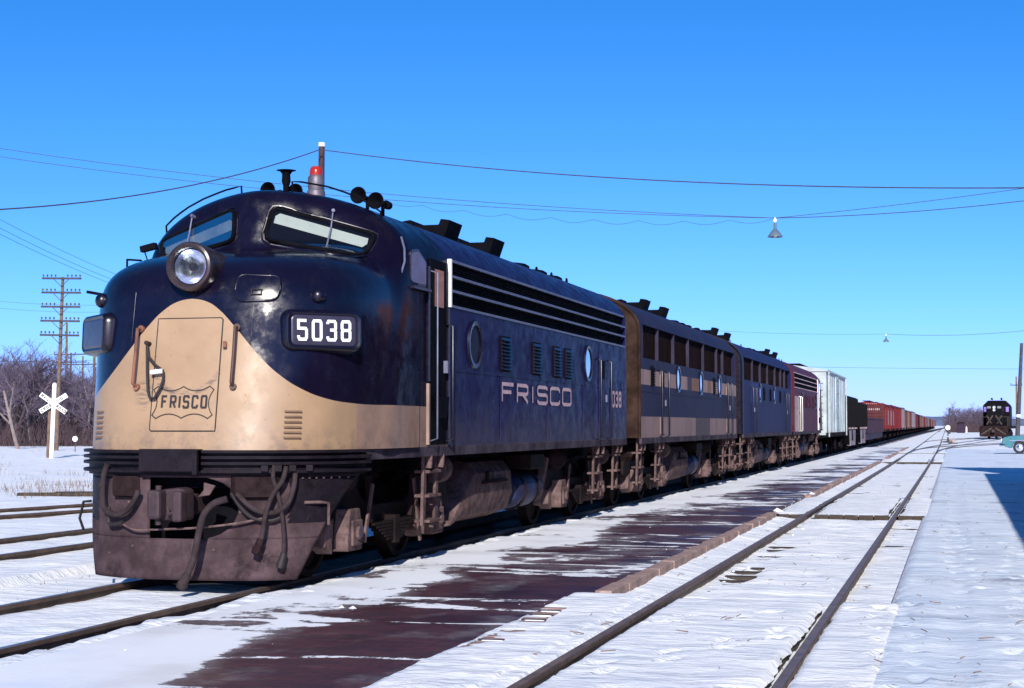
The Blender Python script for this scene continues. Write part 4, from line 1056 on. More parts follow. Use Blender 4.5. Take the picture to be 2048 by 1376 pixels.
PLAT = tag(pf.build('platform', M_BRICK, recalc=True), 'dark brick platform with drifted snow between train and near track', kind='structure')
s = 14.9; proto = None; k = 0
while s < 118:
    ln = rnd.uniform(.72, 1.0)
    if not (29.2 < s+ln/2 < 36.5 or 71.5 < s < 78 or 95 < s < 100):
        b = MB(); b.box((0, 0, 0), (.16, ln-.014, .21)); o = b.build('kerb_block', M_KERB, PLAT, bevel=.010)
        pp, a = on_track(-3.135, s+ln/2); o.location = (pp.x+rnd.uniform(-.012, .012), pp.y, -.085+rnd.uniform(-.01, .008)); o.rotation_euler = (rnd.uniform(-.01, .01), rnd.uniform(-.02, .02), a+rnd.uniform(-.012, .012))
    s += ln
for i in range(40):                                            # row of brick ends showing where the snow begins
    b = MB(); ln = .094; b.box((0, 0, 0), (.20, ln, .06)); s = 10.2+i*.104
    o = b.build('brick', M_KERB if i % 3 else M_BRICK, PLAT, bevel=.004); o.location = (-3.24+.06*fbm(s, 3), s, -.022+rnd.uniform(-.004, .003)); o.rotation_euler = (0, 0, rnd.uniform(-.03, .03))

FEET = []
def walk(x, s, h, n, st=.36):
    """a line of footprints from (x, s) along heading h"""
    for k in range(n):
        sd = .10 if k % 2 else -.10
        FEET.append((x+math.sin(h)*k*st+math.cos(h)*sd+rnd.gauss(0, .03), s+math.cos(h)*k*st-math.sin(h)*sd, h+rnd.gauss(0, .15)))
walk(-3.0, 8.6, .42, 14); walk(-.2, 7.2, -.05, 30); walk(.45, 9.0, .02, 40); walk(-1.9, 9.5, 1.25, 9); walk(-2.6, 12.8, .9, 10); walk(.1, 16, -.02, 30)
RUTS = [(-.02, .0000, .16), (1.42, .0004, .16), (.62, .0009, .18), (2.05, .0012, .18), (3.3, -.0006, .18)]
def prints(x, s, ruts):
    z = 0.
    for fx, fs, fh in FEET:
        dx = x-fx; ds = s-fs
        if abs(dx) < .4 and abs(ds) < .4:
            a = ds*math.cos(fh)+dx*math.sin(fh); b = dx*math.cos(fh)-ds*math.sin(fh); q = (a/.15)**2+(b/.06)**2
            if q < 1: z -= .026*(1-q*q)
            elif q < 3: z += .006*(3-q)/2
    if ruts:
        for x0, k, w_ in RUTS:
            d = abs(x-(x0+k*(s-8)**2))/w_
            if d < 1: z -= .012*(1-d*d)
            elif d < 1.6: z += .006*(1.6-d)
    return z
def snow_slab(name, x0, x1, s0, s1, z, mat_, parent=None, amp=.010, step=.12, edge=.03, xs=None, ss=None, ruts=False):
    xs = xs or [x0+(x1-x0)*j/max(4, int((x1-x0)/step)) for j in range(max(4, int((x1-x0)/step))+1)]
    ss = ss or [s0+(s1-s0)*i/max(4, int((s1-s0)/(step*1.4))) for i in range(max(4, int((s1-s0)/(step*1.4)))+1)]
    V = []; ex = (0, len(xs)-1); es = (0, len(ss)-1)
    for i, s in enumerate(ss):
        for j, x in enumerate(xs):
            rag = edge*fbm(x*3, s*3, 3)
            xx = x+(rag if j in ex else 0); sy = s+(rag*1.3 if i in es else 0)
            dz = -.035 if (j in ex or i in es) else (prints(x, s, ruts) if s < 45 else 0)
            V.append((on_track(xx, sy)[0].x, sy, z+dz+amp*fbm(x*1.4, s*1.4)+amp*.6*fbm(x*5, s*5, 3)))
    m_ = len(xs); mb = MB(); mb.add(V, [(i*m_+j, i*m_+j+1, (i+1)*m_+j+1, (i+1)*m_+j) for i in range(len(ss)-1) for j in range(m_-1)])
    return mb.build(name, mat_, parent, smooth=80, recalc=False)
def crossing(label, s0, s1, planks_l=True):
    root = bpy.data.objects.new('plank_crossing', None); C.objects.link(root); tag(root, label, kind='structure')
    xs_ = [(NEAR_X-.63+i*.255, NEAR_X-.63+(i+1)*.255-.012) for i in range(5)]
    if planks_l: xs_ += [(NEAR_X-.80-.255*(i+1)+.012, NEAR_X-.80-.255*i) for i in range(2)]
    xs_ += [(NEAR_X+.80, NEAR_X+.80+.24), (NEAR_X+1.045, NEAR_X+1.24)]
    for a, b in xs_:
        mb = MB(); mb.box((0, 0, 0), (b-a, s1-s0, .16)); o = mb.build('plank', M_TIE, root, bevel=.006)
        pp, h = on_track((a+b)/2, (s0+s1)/2); o.location = (pp.x, pp.y+rnd.uniform(-.03, .03), -.105); o.rotation_euler = (0, 0, h)
    snow_slab('snow', NEAR_X-.66, NEAR_X+.655, s0+.02, s1, -.004, M_SNOWP, root, step=.04 if s0 < 10 else .12)
    snow_slab('snow', NEAR_X-1.36, NEAR_X-.785, s0+.02, s1, -.002, M_SNOWP, root, edge=.012, step=.04 if s0 < 10 else .12)
    snow_slab('snow', NEAR_X+.785, NEAR_X+1.32, s0+.02, s1, -.004, M_SNOWP, root, edge=.012, step=.04 if s0 < 10 else .12)
    return root
crossing('snow-covered plank crossing filling the foreground track', 3.0, 14.75)
crossing('second snow-covered plank crossing over the near track', 29.3, 36.3)
crossing('third snow-covered plank crossing far along the near track', 71.8, 78)
crossing('farthest snow-covered plank crossing before the switch', 95, 100)
# snow bank lapping on the platform edge beside the foreground crossing
tag(snow_slab('snow', -3.42, -2.70, 3.0, 14.85, .012, M_SNOWP, None, .014, .045, .10), 'snow drift lapping over the brick platform edge', kind='stuff')
tag(snow_slab('snow', -6.24, -5.72, 8.0, 62, -.022, M_SNOWP, None, .030, .06, .13), 'ragged ridge of snow along the platform edge beside the train', kind='stuff')
# right-hand platform
rxs = [-.56+.055*k for k in range(60)]+[2.8+.3*1.09**k*k**.5 for k in range(1, 14)]; rxs = sorted(v for v in rxs if v < 11)+[11.5]
rss = [-4, 0, 3, 5]+[5.5+.075*k for k in range(290)]+[27.3+.12*1.02**k*k**.7 for k in range(1, 100)]; rss = sorted(v for v in rss if v < 111)+[112]
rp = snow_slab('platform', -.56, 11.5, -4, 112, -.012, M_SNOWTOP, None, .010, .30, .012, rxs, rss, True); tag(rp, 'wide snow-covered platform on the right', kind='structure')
s = 14.8; i = 0
while s < 110:
    b = MB(); b.box((0, 0, 0), (.06, 1.48, .20)); o = b.build('kerb_block', mat('frosted_concrete', (.42, .42, .46), .85, .25, 3), rp, bevel=.008); pp, a = on_track(-.55, s+.75); o.location = (pp.x, pp.y, -.145); o.rotation_euler = (0, 0, a); s += 1.5
# ------------------------------------------------------------------ freight cars
def car_truck(parent, y):
    t = bpy.data.objects.new('truck', None); C.objects.link(t); t.parent = parent; t.location = (0, y, 0)
    for sx in (-1, 1):
        mb = MB(); mb.prism([(-1.15, .38), (-1.1, .62), (-.45, .78), (.45, .78), (1.1, .62), (1.15, .38), (.75, .36), (.35, .24), (-.35, .24), (-.75, .36)], 0, sx*1.0-.06, sx*1.0+.06)
        mb.build('side_frame', M_GRIME_SHADED, t)
        for ya in (-.84, .84):
            wh = MB(); wh.lathe([(.06, -.07), (.42, -.06), (.44, -.06), (.42, .05), (.30, .02), (.10, .06)], (sx*.76, ya, .42), (sx, 0, 0), 20); wh.build('wheel', M_GRIME_SHADED, t, smooth=35)
    return t
def car_gear(u, ln, fz=1.05):
    mb = MB(); mb.box((0, ln/2, fz-.12), (.6, ln+1.0, .22)); mb.box((0, ln/2, fz-.04), (2.6, ln-.2, .10)); mb.build('underframe', M_BLACK, u)
    car_truck(u, 1.9); car_truck(u, ln-1.9)
def car_ladders(u, ln, z0, z1, m, hx=1.52):
    for y in (.25, ln-.65):
        mb = MB()
        for dy in (0, .4): mb.bar((hx+.05, y+dy, z0), (hx+.05, y+dy, z1), .03, .03)
        z = z0+.2
        while z < z1: mb.bar((hx+.05, y, z), (hx+.05, y+.4, z), .022, .022); z += .38
        mb.build('ladder', m, u)
def boxcar(m, label, ln=12.6, top=4.05, end=None, roof=None, group=None, ends_detail=True):
    u = thing('boxcar', label, 'freight car', group=group)
    mb = MB(); mb.box((0, ln/2, (1.08+top-.28)/2), (2.96, ln, top-.28-1.08)); mb.build('body', m, u)
    mb = MB(); mb.prism([(-1.56, top-.30), (1.56, top-.30), (1.56, top-.22), (0, top), (-1.56, top-.22)], 1, -.06, ln+.06); rf = mb.build('roof', roof or m, u)
    mb = MB(); mb.box((0, ln/2, top+.06), (.6, ln, .04)); mb.build('running_board', M_GRIME_SHADED, rf)
    for sx in (-1, 1):
        mb = MB(); mb.box((sx*1.50, ln/2, (1.15+top-.34)/2), (.06, 2.0, top-.34-1.15)); d = mb.build('door', m, u)
        mb = MB()
        for k in range(5): mb.box((sx*1.535, ln/2, 1.35+(top-1.9)/4*k), (.03, 1.9, .05))
        mb.build('door_rib', m, d)
        mb = MB(); mb.box((sx*1.49, ln/2, 1.12), (.10, ln, .14)); mb.build('side_sill', M_GRIME_SHADED, u)
    mb = MB()
    for k in range(1, 12):
        y = ln*k/12
        if abs(y-ln/2) > 1.2:
            for sx in (-1, 1): mb.box((sx*1.49, y, (1.1+top-.3)/2), (.035, .05, top-1.5))
    tag(mb.build('side_ribs', m, u), kind='stuff')
    if end:
        mb = MB(); mb.box((0, -.012, (1.1+top-.3)/2), (2.94, .02, top-.3-1.1)); mb.build('end_panel', end, u)
    if ends_detail:
        for k in range(int((top-1.7)/.3)):
            mb = MB(); mb.prism([(-1.35, 1.42+.3*k-.09), (1.35, 1.42+.3*k-.09), (1.35, 1.42+.3*k+.09), (-1.35, 1.42+.3*k+.09)], 1, -.07, -.02); mb.build('end_corrugation', end or m, u, bevel=.03)
    car_gear(u, ln); car_ladders(u, ln, 1.0, top-.3, m)
    return u
def place(u, s, X=TRAIN_X):
    p, a = on_track(X, s); u.location = p; u.rotation_euler = (0, 0, a); return u
MC = {k: mat(k+'_car_paint', c, .65, .2, 1.5, d, .6, streak=True, spec=.06) for k, (c, d) in dict(pale_green=((.36, .41, .415), (.27, .31, .32)), red=((.125, .016, .020), (.06, .014, .018)), orange_red=((.145, .018, .019), (.06, .014, .018)), brown=((.085, .026, .028), (.04, .016, .02)),
    grey=((.17, .155, .19), (.09, .075, .095)), black=((.004, .0035, .005), (.008, .006, .008)), violet=((.035, .022, .040), (.02, .012, .02)), tan=((.17, .11, .085), (.09, .055, .045))).items()}
# tall pale car right behind the engines
u = boxcar(MC['pale_green'], 'tall pale grey-green boxcar right behind the maroon locomotive', 13.6, 4.28); place(u, 76.3)
for o in [c for c in u.children if c.name.startswith('door')]: pass
# dark open hopper cars
def open_hopper(label, top):
    u = thing('hopper_car', label, 'freight car'); ln = 10.4
    mb = MB(); prof = [(0, top), (ln, top), (ln, 1.9), (ln-1.6, 1.5), (ln-2.9, .45), (ln-3.5, .45), (ln/2, 1.5), (3.5, .45), (2.9, .45), (1.6, 1.5), (0, 1.9)]
    mb.prism(prof, 0, -1.45, 1.45); mb.build('body', MC['black'], u)
    mb = MB()
    for k in range(9):
        for sx in (-1, 1): mb.box((sx*1.5, .4+k*(ln-.8)/8, (1.4+top)/2), (.10, .10, top-1.5))
    tag(mb.build('side_ribs', MC['black'], u), kind='stuff')
    mb = MB(); mb.prism([(2.6, 1.25), (4.2, 1.25), (3.65, .38), (3.0, .38)], 0, 1.30, 1.52); mb.prism([(ln-4.2, 1.25), (ln-2.6, 1.25), (ln-3.0, .38), (ln-3.65, .38)], 0, 1.30, 1.52); mb.build('discharge_chute', MC['grey'], u)
    V = []; n = 14
    for i in range(n+1):
        for j in range(7): V.append((-1.35+2.7*j/6, .2+(ln-.4)*i/n, top-.1+.38*math.sin(math.pi*j/6)*abs(math.sin(2*math.pi*i/n))+.05*rnd.random()))
    mb = MB(); mb.add(V, [(i*7+j, i*7+j+1, (i+1)*7+j+1, (i+1)*7+j) for i in range(n) for j in range(6)]); mb.build('coal_load', M_BLACK, u)
    mb = MB()
    for k in range(6): mb.lathe([(.05, 0), (.05, .03), (.0001, .04)], (1.53, 1+k*1.5, 1.35), (1, 0, 0), 8)
    tag(mb.build('sunlit_spots', M_LETTER, u), kind='stuff')  # pale discs standing in for sunlit spots along the hopper side
    car_gear(u, ln); return u
place(open_hopper('black loaded hopper car with dark pile, just behind the tall pale boxcar', 3.15), 91.2)
place(open_hopper('lower black hopper car, second of two ahead of the gondolas', 2.95), 102.8)
def gondola(label):
    u = thing('gondola_car', label, 'freight car'); ln = 13.0
    mb = MB(); mb.box((0, ln/2, 1.5), (2.9, ln, .95)); mb.build('body', MC['violet'], u)
    mb = MB()
    for k in range(14):
        for sx in (-1, 1): mb.box((sx*1.47, .3+k*(ln-.6)/13, 1.45), (.08, .10, .95))
    tag(mb.build('side_ribs', MC['violet'], u), kind='stuff')
    mb = MB(); mb.box((0, ln/2, 2.0), (3.02, ln+.04, .08)); mb.build('top_rail', MC['violet'], u)
    mb = MB(); mb.box((1.35, ln/2, .80), (.10, ln-.4, .55)); mb.build('side_sill', MC['violet'], u)
    car_gear(u, ln); return u
place(gondola('low violet-black gondola car behind the hopper cars'), 114.6)
place(gondola('second low violet-black gondola car in front of the red boxcar'), 129.0)
s = 143.6
u = boxcar(MC['orange_red'], 'bright red boxcar with white lettering, first boxcar behind the gondolas', 13.2, 3.55, end=MC['brown']); place(u, s)
mb = MB()
for (x0, x1, z0, z1) in ((-.2, .35, 2.75, 3.0), (.45, 1.1, 2.75, 3.0), (-.9, 1.0, 3.32, 3.39)):
    k = 0
    while x0+.16*k < x1: mb.box((x0+.16*k, -.075, (z0+z1)/2), (.06 if k % 3 else .10, .02, (z1-z0)*.6)); k += 1
tag(mb.build('end_stencil', mat('faded_stencil', (.38, .30, .30), .7), u), kind='stuff')
for y in (2.4, 8.9, 9.7): 
    mb = MB(); mb.box((1.52, y, 2.2), (.02, .6, 1.3)); mb.build('side_stencil', mat('pale_stencil', (.22, .17, .19), .7), u)
s += 14.6
u = boxcar(MC['red'], 'dark red boxcar second behind the gondolas with pale side panels', 13.2, 3.62, end=MC['brown']); place(u, s)
for y in (1.5, 4.2, 10.5):
    mb = MB(); mb.box((1.52, y, 2.2), (.02, 1.0, 1.4)); mb.build('side_stencil', MATS['pale_stencil'], u)
s += 14.6
protos = {}
order = ['red', 'orange_red', 'grey', 'brown', 'tan', 'brown', 'grey', 'grey', 'red', 'brown', 'black', 'brown', 'tan', 'red', 'grey', 'brown']
names = dict(red='far red boxcar in the receding tail of the freight train', orange_red='far bright red boxcar in the receding tail of the freight train', grey='far grey boxcar in the receding tail of the freight train', brown='far brown boxcar in the receding tail of the freight train', tan='far tan boxcar in the receding tail of the freight train', black='far black boxcar in the receding tail of the freight train')
for i in range(46):
    k = order[i % len(order)]
    if k not in protos: u = protos[k] = boxcar(MC[k], names[k], 12.6, 3.7 if k != 'grey' else 3.85, group=k+' boxcars far down the train', ends_detail=False)
    else: u = copy_tree(protos[k])
    place(u, s); s += 14.0

# ------------------------------------------------------------------ road switcher on the turnout track
def road_switcher():
    x0 = -1.79+on_track(0, 190)[0].x+.083*(190-92-22.5)
    u = thing('road_switcher', 'distant black road switcher with tan chevrons facing the camera', 'locomotive', (x0, 190, 0), -.10)
    blk = MC['black']; tan = mat('chevron_tan', (.05, .033, .027), .8, .4)
    mb = MB(); mb.box((0, 8.2, 1.28), (3.0, 16.4, .30)); mb.build('deck', M_GRIME_SHADED, u)
    mb = MB(); mb.prism([(-1.45, .25), (1.45, .25), (1.5, .6), (1.5, 1.45), (-1.5, 1.45), (-1.5, .6)], 1, -.06, .06); pi = mb.build('pilot', M_GRIME_SHADED, u)
    for sx in (-1, 1):
        mb = MB(); mb.bar((sx*1.3, -.08, .5), (sx*.2, -.08, 1.2), .14, .02, (0, 1, 0)); mb.build('chevron_stripe', tan, pi)
    mb = MB(); mb.prism([(-.85, 1.4), (.85, 1.4), (.85, 3.6), (.6, 3.85), (-.6, 3.85), (-.85, 3.6)], 1, 1.0, 4.0); h = mb.build('short_hood', blk, u, bevel=.08)
    for sx in (-1, 1):
        mb = MB(); mb.bar((sx*.8, .98, 1.6), (sx*.15, .98, 2.6), .14, .02, (0, 1, 0)); mb.bar((sx*.8, .98, 2.6), (sx*.3, .98, 1.7), .10, .02, (0, 1, 0)); mb.build('chevron_stripe', tan, h)
    mb = MB(); mb.lathe([(.17, 0), (.16, .06), (.0001, .03)], (0, .98, 3.5), (0, -1, 0), 16); mb.lathe([(.15, 0), (.14, .06), (.0001, .03)], (0, .98, 3.2), (0, -1, 0), 16); mb.build('headlight', mat('dim_lamp_glass', (.40, .42, .45), .3), h)
    for sx in (-1, 1):
        mb = MB(); mb.box((sx*.55, .97, 3.5), (.40, .08, .24)); mb.build('number_board', mat('dim_number_board', (.16, .17, .18), .5), h)
    mb = MB(); mb.prism([(-1.45, 1.4), (1.45, 1.4), (1.45, 3.75), (.9, 4.3), (-.9, 4.3), (-1.45, 3.75)], 1, 4.0, 6.4); cb = mb.build('cab', blk, u, bevel=.05)
    for sx in (-1, 1):
        mb = MB(); mb.box((sx*1.15, 3.985, 3.3), (.40, .02, .55)); mb.build('window_pane', M_MIRROR, cb)
    mb = MB(); mb.prism([(-.9, 1.4), (.9, 1.4), (.9, 3.7), (.65, 3.95), (-.65, 3.95), (-.9, 3.7)], 1, 6.4, 15.6); lh = mb.build('long_hood', blk, u, bevel=.08)
    for y in (8.0, 10.0, 13.4):
        mb = MB(); mb.lathe([(.5, -.1), (.5, .16), (.42, .2), (.36, .1)], (0, y, 3.95), (0, 0, 1), 16); mb.build('roof_fan', blk, lh)
    for x in (-.55, .5):
        mb = MB(); mb.lathe([(.10, -.3), (.10, .0), (.12, .02), (.0001, .05)], (x, 5.0, 4.5), (0, -1, .2), 10); mb.build('horn', blk, cb)
    for sx in (-1, 1):
        mb = MB()
        for y in (.1, 1.4, 3.0, 7.0, 9.5, 12.0, 14.5): mb.cyl((sx*1.45, y, 1.4), (sx*1.45, y, 2.45), .025, 6)
        mb.tube([(sx*1.45, .1, 2.45), (sx*1.45, 14.8, 2.45)], .025, 6); mb.tube([(sx*.4, .05, 2.4), (sx*1.45, .1, 2.45)], .025, 6); mb.build('handrail', tan, u)
        mb = MB(); mb.box((sx*1.35, .45, .75), (.35, .75, .9)); mb.build('boarding_steps', M_GRIME_SHADED, u)
    mb = MB(); mb.box((0, -.35, .88), (.3, .7, .3)); mb.build('coupler', M_COUP, u)
    mb = MB(); mb.prism([(-1.2, .4), (1.2, .4), (1.3, .9), (1.1, 1.15), (-1.1, 1.15), (-1.3, .9)], 1, 6.6, 9.8); mb.build('fuel_tank', M_GRIME_SHADED, u)
    for y in (3.2, 13.2): car_truck(u, y)
road_switcher()
# ------------------------------------------------------------------ turquoise car
def tyre_lathe(mb, c, sx, r=.335, w_=.19):
    mb.lathe([(r*.62, -w_*.5), (r*.92, -w_*.5), (r, -w_*.32), (r, w_*.32), (r*.92, w_*.5), (r*.62, w_*.5)], c, (0, sx, 0), 28)
def sedan():
    """local x runs from the front bumper (0) to the back (4.9), y across"""
    u = thing('parked_car', 'turquoise sedan parked on the snow at the right edge', 'car', (2.42, 95.0, -.02), R(-3))
    teal = mat('turquoise_car_paint', (.028, .155, .185), .28, .12, 2, (.12, .16, .18), .4, coat=.6)
    low = [(0.05, .42), (.0, .62), (.06, .86), (.35, .95), (1.6, 1.0), (4.3, 1.0), (4.85, .92), (4.9, .6), (4.8, .38)]
    arch = []
    for xc in (3.75, .92):
        arch += [(xc+.40*math.cos(a), .30+.40*math.sin(a)) for a in [R(v) for v in range(0, 181, 15)]]
    poly = low+[(4.2, .28)]+arch[:13]+[(1.4, .24)]+arch[13:]+[(.4, .30)]
    mb = MB(); mb.prism(poly, 1, -.92, .92); mb.build('body', teal, u, bevel=.04)
    ch = mat('chrome_trim', (.72, .74, .76), .15, .1, 4, metal=1.)
    mb = MB(); gh = [(1.45, .99), (1.95, 1.42), (3.35, 1.44), (4.1, .99)]; V = [(x, -.82+(.14 if z > 1.2 else 0), z) for x, z in gh]+[(x, .82-(.14 if z > 1.2 else 0), z) for x, z in gh]
    mb.add(V, [(0, 1, 2, 3), (7, 6, 5, 4), (0, 4, 5, 1), (1, 5, 6, 2), (2, 6, 7, 3)]); cabn = mb.build('cabin_glass', flat('dark_car_glass', (.02, .03, .04), .06), u)
    mb = MB(); mb.prism([(1.88, 1.42), (3.42, 1.44), (3.25, 1.50), (2.05, 1.49)], 1, -.70, .70); mb.build('roof', teal, u, bevel=.03)
    for (x, z), (x2, z2) in (((1.45, .99), (1.95, 1.43)), ((2.7, 1.0), (2.7, 1.43)), ((4.1, .99), (3.38, 1.44))):
        for sy in (-1, 1): 
            mb = MB(); mb.bar((x, sy*.83, z), (x2, sy*.70, z2), .07, .03, (0, 1, 0)); mb.build('roof_pillar', teal, u)
    for xb, nm in ((-.07, 'front_bumper'), (4.95, 'rear_bumper')):
        mb = MB(); mb.tube([(xb+(.25 if xb < 1 else -.25), -.96, .46), (xb, -.82, .46), (xb, .82, .46), (xb+(.25 if xb < 1 else -.25), .96, .46)], .075, 10); mb.build(nm, ch, u, smooth=40)
    mb = MB(); mb.box((-.01, 0, .68), (.05, 1.2, .20)); mb.build('grille', M_STEEL, u)
    for sy in (-1, 1):
        mb = MB(); mb.lathe([(.10, 0), (.11, .04), (.0001, .06)], (.01, sy*.72, .70), (-1, 0, 0), 16); mb.build('headlight', M_WHITE, u)
        mb = MB(); mb.box((2.5, sy*.925, .72), (4.2, .012, .03)); mb.build('side_trim', ch, u)
        mb = MB(); mb.box((2.45, sy*.925, .86), (.16, .03, .03)); mb.build('door_handle', ch, u)
    for xc in (.92, 3.75):
        for sy in (-1, 1):
            w0 = bpy.data.objects.new('wheel', None); C.objects.link(w0); w0.parent = u
            mb = MB(); tyre_lathe(mb, (xc, sy*.80, .335), sy); mb.build('tyre', flat('black_rubber', (.015, .014, .015), .8), w0, smooth=35)
            mb = MB(); mb.lathe([(.215, .07), (.20, .10), (.12, .095), (.07, .13), (.0001, .135)], (xc, sy*.80, .335), (0, sy, 0), 24); mb.build('hubcap', ch, w0, smooth=40)
sedan()
def panel_truck():
    u = thing('panel_truck', 'dark panel truck with white roof partly cut off by the right edge', 'truck', (4.78, 121, -.02), R(4))
    dk = mat('dark_truck_paint', (.03, .03, .05), .4); 
    mb = MB(); mb.prism([(0, .45), (4.6, .45), (4.6, 1.95), (0.1, 1.95), (0, 1.2)], 1, -.95, .95); mb.build('body', dk, u, bevel=.08)
    mb = MB(); mb.prism([(0.06, 1.95), (4.62, 1.95), (4.5, 2.16), (.3, 2.16)], 1, -.93, .93); mb.build('roof', M_WHITE, u, bevel=.06)
    for y in (-.955, .955):
        mb = MB(); mb.box((.9, y, 1.55), (1.0, .01, .5)); mb.build('window_pane', M_MIRROR, u)
    for xc in (.9, 3.7):
        for sy in (-1, 1):
            mb = MB(); tyre_lathe(mb, (xc, sy*.82, .36), sy, .36); mb.build('tyre', MATS['black_rubber'], u, smooth=35)
panel_truck()
# ------------------------------------------------------------------ station house out of frame at right: its shadow lies on the platform
u = thing('station_house', 'brick station whose shadow falls across the right platform', 'building', (3.45, 4, 0))
BR = mat('station_brick', (.22, .09, .06), .8, .3, 3)
mb = MB(); mb.box((5.2, 21.8, 1.8), (9.4, 43.2, 3.9)); mb.build('wall', BR, u)
mb = MB(); mb.prism([(-.62, 3.74), (11.0, 3.74), (11.0, 3.95), (5.2, 5.0), (-.62, 3.95)], 1, -.6, 43.6); mb.build('roof', mat('slate', (.05, .05, .06), .7), u)
mb = MB(); mb.prism([(.0, -.1), (10.2, -.1), (10.2, 7.9), (.0, 7.9)], 1, 43.6, 44.0); mb.build('parapet_wall', BR, u)
for k in range(9):
    mb = MB(); mb.box((.48, 3.5+k*4.6, 1.7), (.08, 1.2, 1.9)); wn = mb.build('window', M_WHITE, u); mb = MB(); mb.box((.43, 3.5+k*4.6, 1.7), (.04, 1.0, 1.7)); mb.build('pane', M_MIRROR, wn)
# ------------------------------------------------------------------ poles, wires, lamps, signs
M_POLE = mat('weathered_pole', (.13, .085, .062), .85, .3, 3, (.06, .04, .03), .5, .4)
M_ARM = mat('dark_crossarm', (.045, .04, .05), .8, .3, 4)
def pole_line(name, label, loc, h, arms, lean=0., arm_len=2.9, ins=10, cap=None, r=.15, lean_y=0., group=None, shaft=None):
    u = thing(name, label, 'pole', loc, 0, group); u.rotation_euler = (lean_y, lean, 0)
    mb = MB(); mb.tube([(0, 0, -.4), (0, 0, h*.5), (0, 0, h)], [r, r*.85, r*.65], 10); mb.build('shaft', shaft or M_POLE, u, smooth=50)
    for z in arms:
        mb = MB(); mb.box((0, -.16, z), (arm_len, .10, .13)); a = mb.build('crossarm', M_ARM, u)
        if arm_len > 2:
            mb = MB()
            for sx in (-1, 1): mb.bar((sx*.62, -.2, z), (0, -.16, z-.55), .04, .02, (0, 1, 0))
            mb.build('brace', M_ARM, a)
        for k in range(ins):
            x = -arm_len/2+.08+(arm_len-.16)*k/(ins-1)
            if ins > 4 and abs(x) < .2: continue
            mb = MB(); mb.lathe([(.015, 0), (.015, .08), (.055, .09), (.06, .16), (.04, .21), (.0001, .22)], (x, -.16, z+.05), (0, 0, 1), 8); mb.build('insulator', M_ARM, a)
    if cap:
        mb = MB(); mb.cyl((0, 0, h-.02), (0, 0, h+.12), r*.70, 10); mb.build('cap', M_WHITE, u)
    return u
def at_px(px, py, Zc):
    """offline: turned into world metres by the survey of the picture"""
    F = 3300.; fw = Vector((-math.sin(YAW)*math.cos(PITCH), math.cos(YAW)*math.cos(PITCH), math.sin(PITCH))); rt = Vector((math.cos(YAW), math.sin(YAW), 0)); up_ = rt.cross(fw)
    return Vector((0, 0, 1.54))+(fw*F+rt*(px-1024)+up_*(688-py))*(Zc/F)
p = at_px(113, 860, 110); top = at_px(122, 553, 110)
pole_line('telegraph_pole', 'tall telegraph pole with five insulator crossarms at the left', (p.x, p.y, -.2), top.z+.2, [top.z+.1-.95*k+.0 for k in range(5)], R(1.6))
for px, tpy, Z, arms, lab, al in ((131, 645, 165, [], 'bare thin pole just right of the telegraph pole', 2.), (140, 705, 190, [0, -.9], 'far utility pole with two crossarms beyond the crossbuck', 4.2), (164, 712, 200, [-.8], 'far utility pole with one crossarm between crossbuck and locomotive', 5.2), (187, 655, 150, [-.5, -1.5], 'utility pole half hidden by the locomotive nose', 2.2)):
    p = at_px(px, 858, Z); t = at_px(px, tpy, Z)
    pole_line('utility_pole', lab, (p.x, p.y, -.2), t.z+.2, [t.z+.0+a for a in arms], 0, al, 4)
# pole behind the cab that carries the span wire
p = at_px(636, 850, 60); t = at_px(641, 282, 60)
pole_line('utility_pole', 'brown wooden pole with white tip rising behind the cab roof', (p.x, p.y, -.2), t.z+.1, [], R(.4), r=.17, cap=True, shaft=mat('dark_red_pole', (.045, .022, .020), .85, .3, 3))
# leaning pole at the right edge and the thin one behind it
p = at_px(2034, 874, 150); t = at_px(2046, 690, 150)
u = pole_line('utility_pole', 'dark leaning utility pole at the right edge behind the turquoise sedan', (p.x, p.y, -.2), 9.2, [], R(3.3), r=.22, shaft=M_ARM)
mb = MB(); mb.cyl((0, 0, 2.45), (0, 0, 2.7), .21, 12); mb.build('white_band', M_WHITE, u)
p = at_px(2034, 860, 230); t = at_px(2035, 750, 230)
pole_line('utility_pole', 'thin pole with a short arm beside the leaning pole', (p.x, p.y, -.2), t.z, [t.z-1.2], 0, 1.6, 3)
p = at_px(1899, 858, 300); t = at_px(1899, 816, 300)
u = pole_line('signal_mast', 'slim dark signal mast beyond the end of the tracks', (p.x, p.y, -.2), t.z+.2, [], 0, r=.20, shaft=M_ARM)
mb = MB(); mb.box((.5, -.1, t.z-.6), (1.0, .12, .35)); mb.build('semaphore_arm', M_ARM, u)
# wires
def wire(label, a, b, sag, r, n=24, group=None, loops=False):
    a = Vector(a); b = Vector(b); pts = []
    for k in range(n+1):
        t_ = k/n; q = a.lerp(b, t_); q.z -= sag*4*t_*(1-t_); pts.append(q)
    mb = MB(); mb.tube(pts, r, 5); o = mb.build('overhead_wire', M_ARM, smooth=60)
    tag(o, label, 'wire', group); return o
T1 = at_px(640, 299, 60)
wire('heavy dark wire rising from the left to the pole behind the cab', at_px(-250, 425, 40), T1, .6, .020)
wire('heavy dark wire running right from the pole behind the cab', T1, at_px(2300, 372, 42), .50, .018)
LP = at_px(1550, 436, 55)
wire('thin upper span wire from the left to the hanging lamp', at_px(-260, 255, 62), LP, .55, .010)
wire('thin lower span wire from the left to the hanging lamp', at_px(-260, 272, 62), LP+Vector((0, 0, .0)), .62, .010)
wire('span wire from the hanging lamp to the right, upper strand', LP, at_px(2300, 338, 50), .10, .010)
wire('span wire from the hanging lamp to the right, lower strand', LP, at_px(2300, 366, 50), .22, .013)
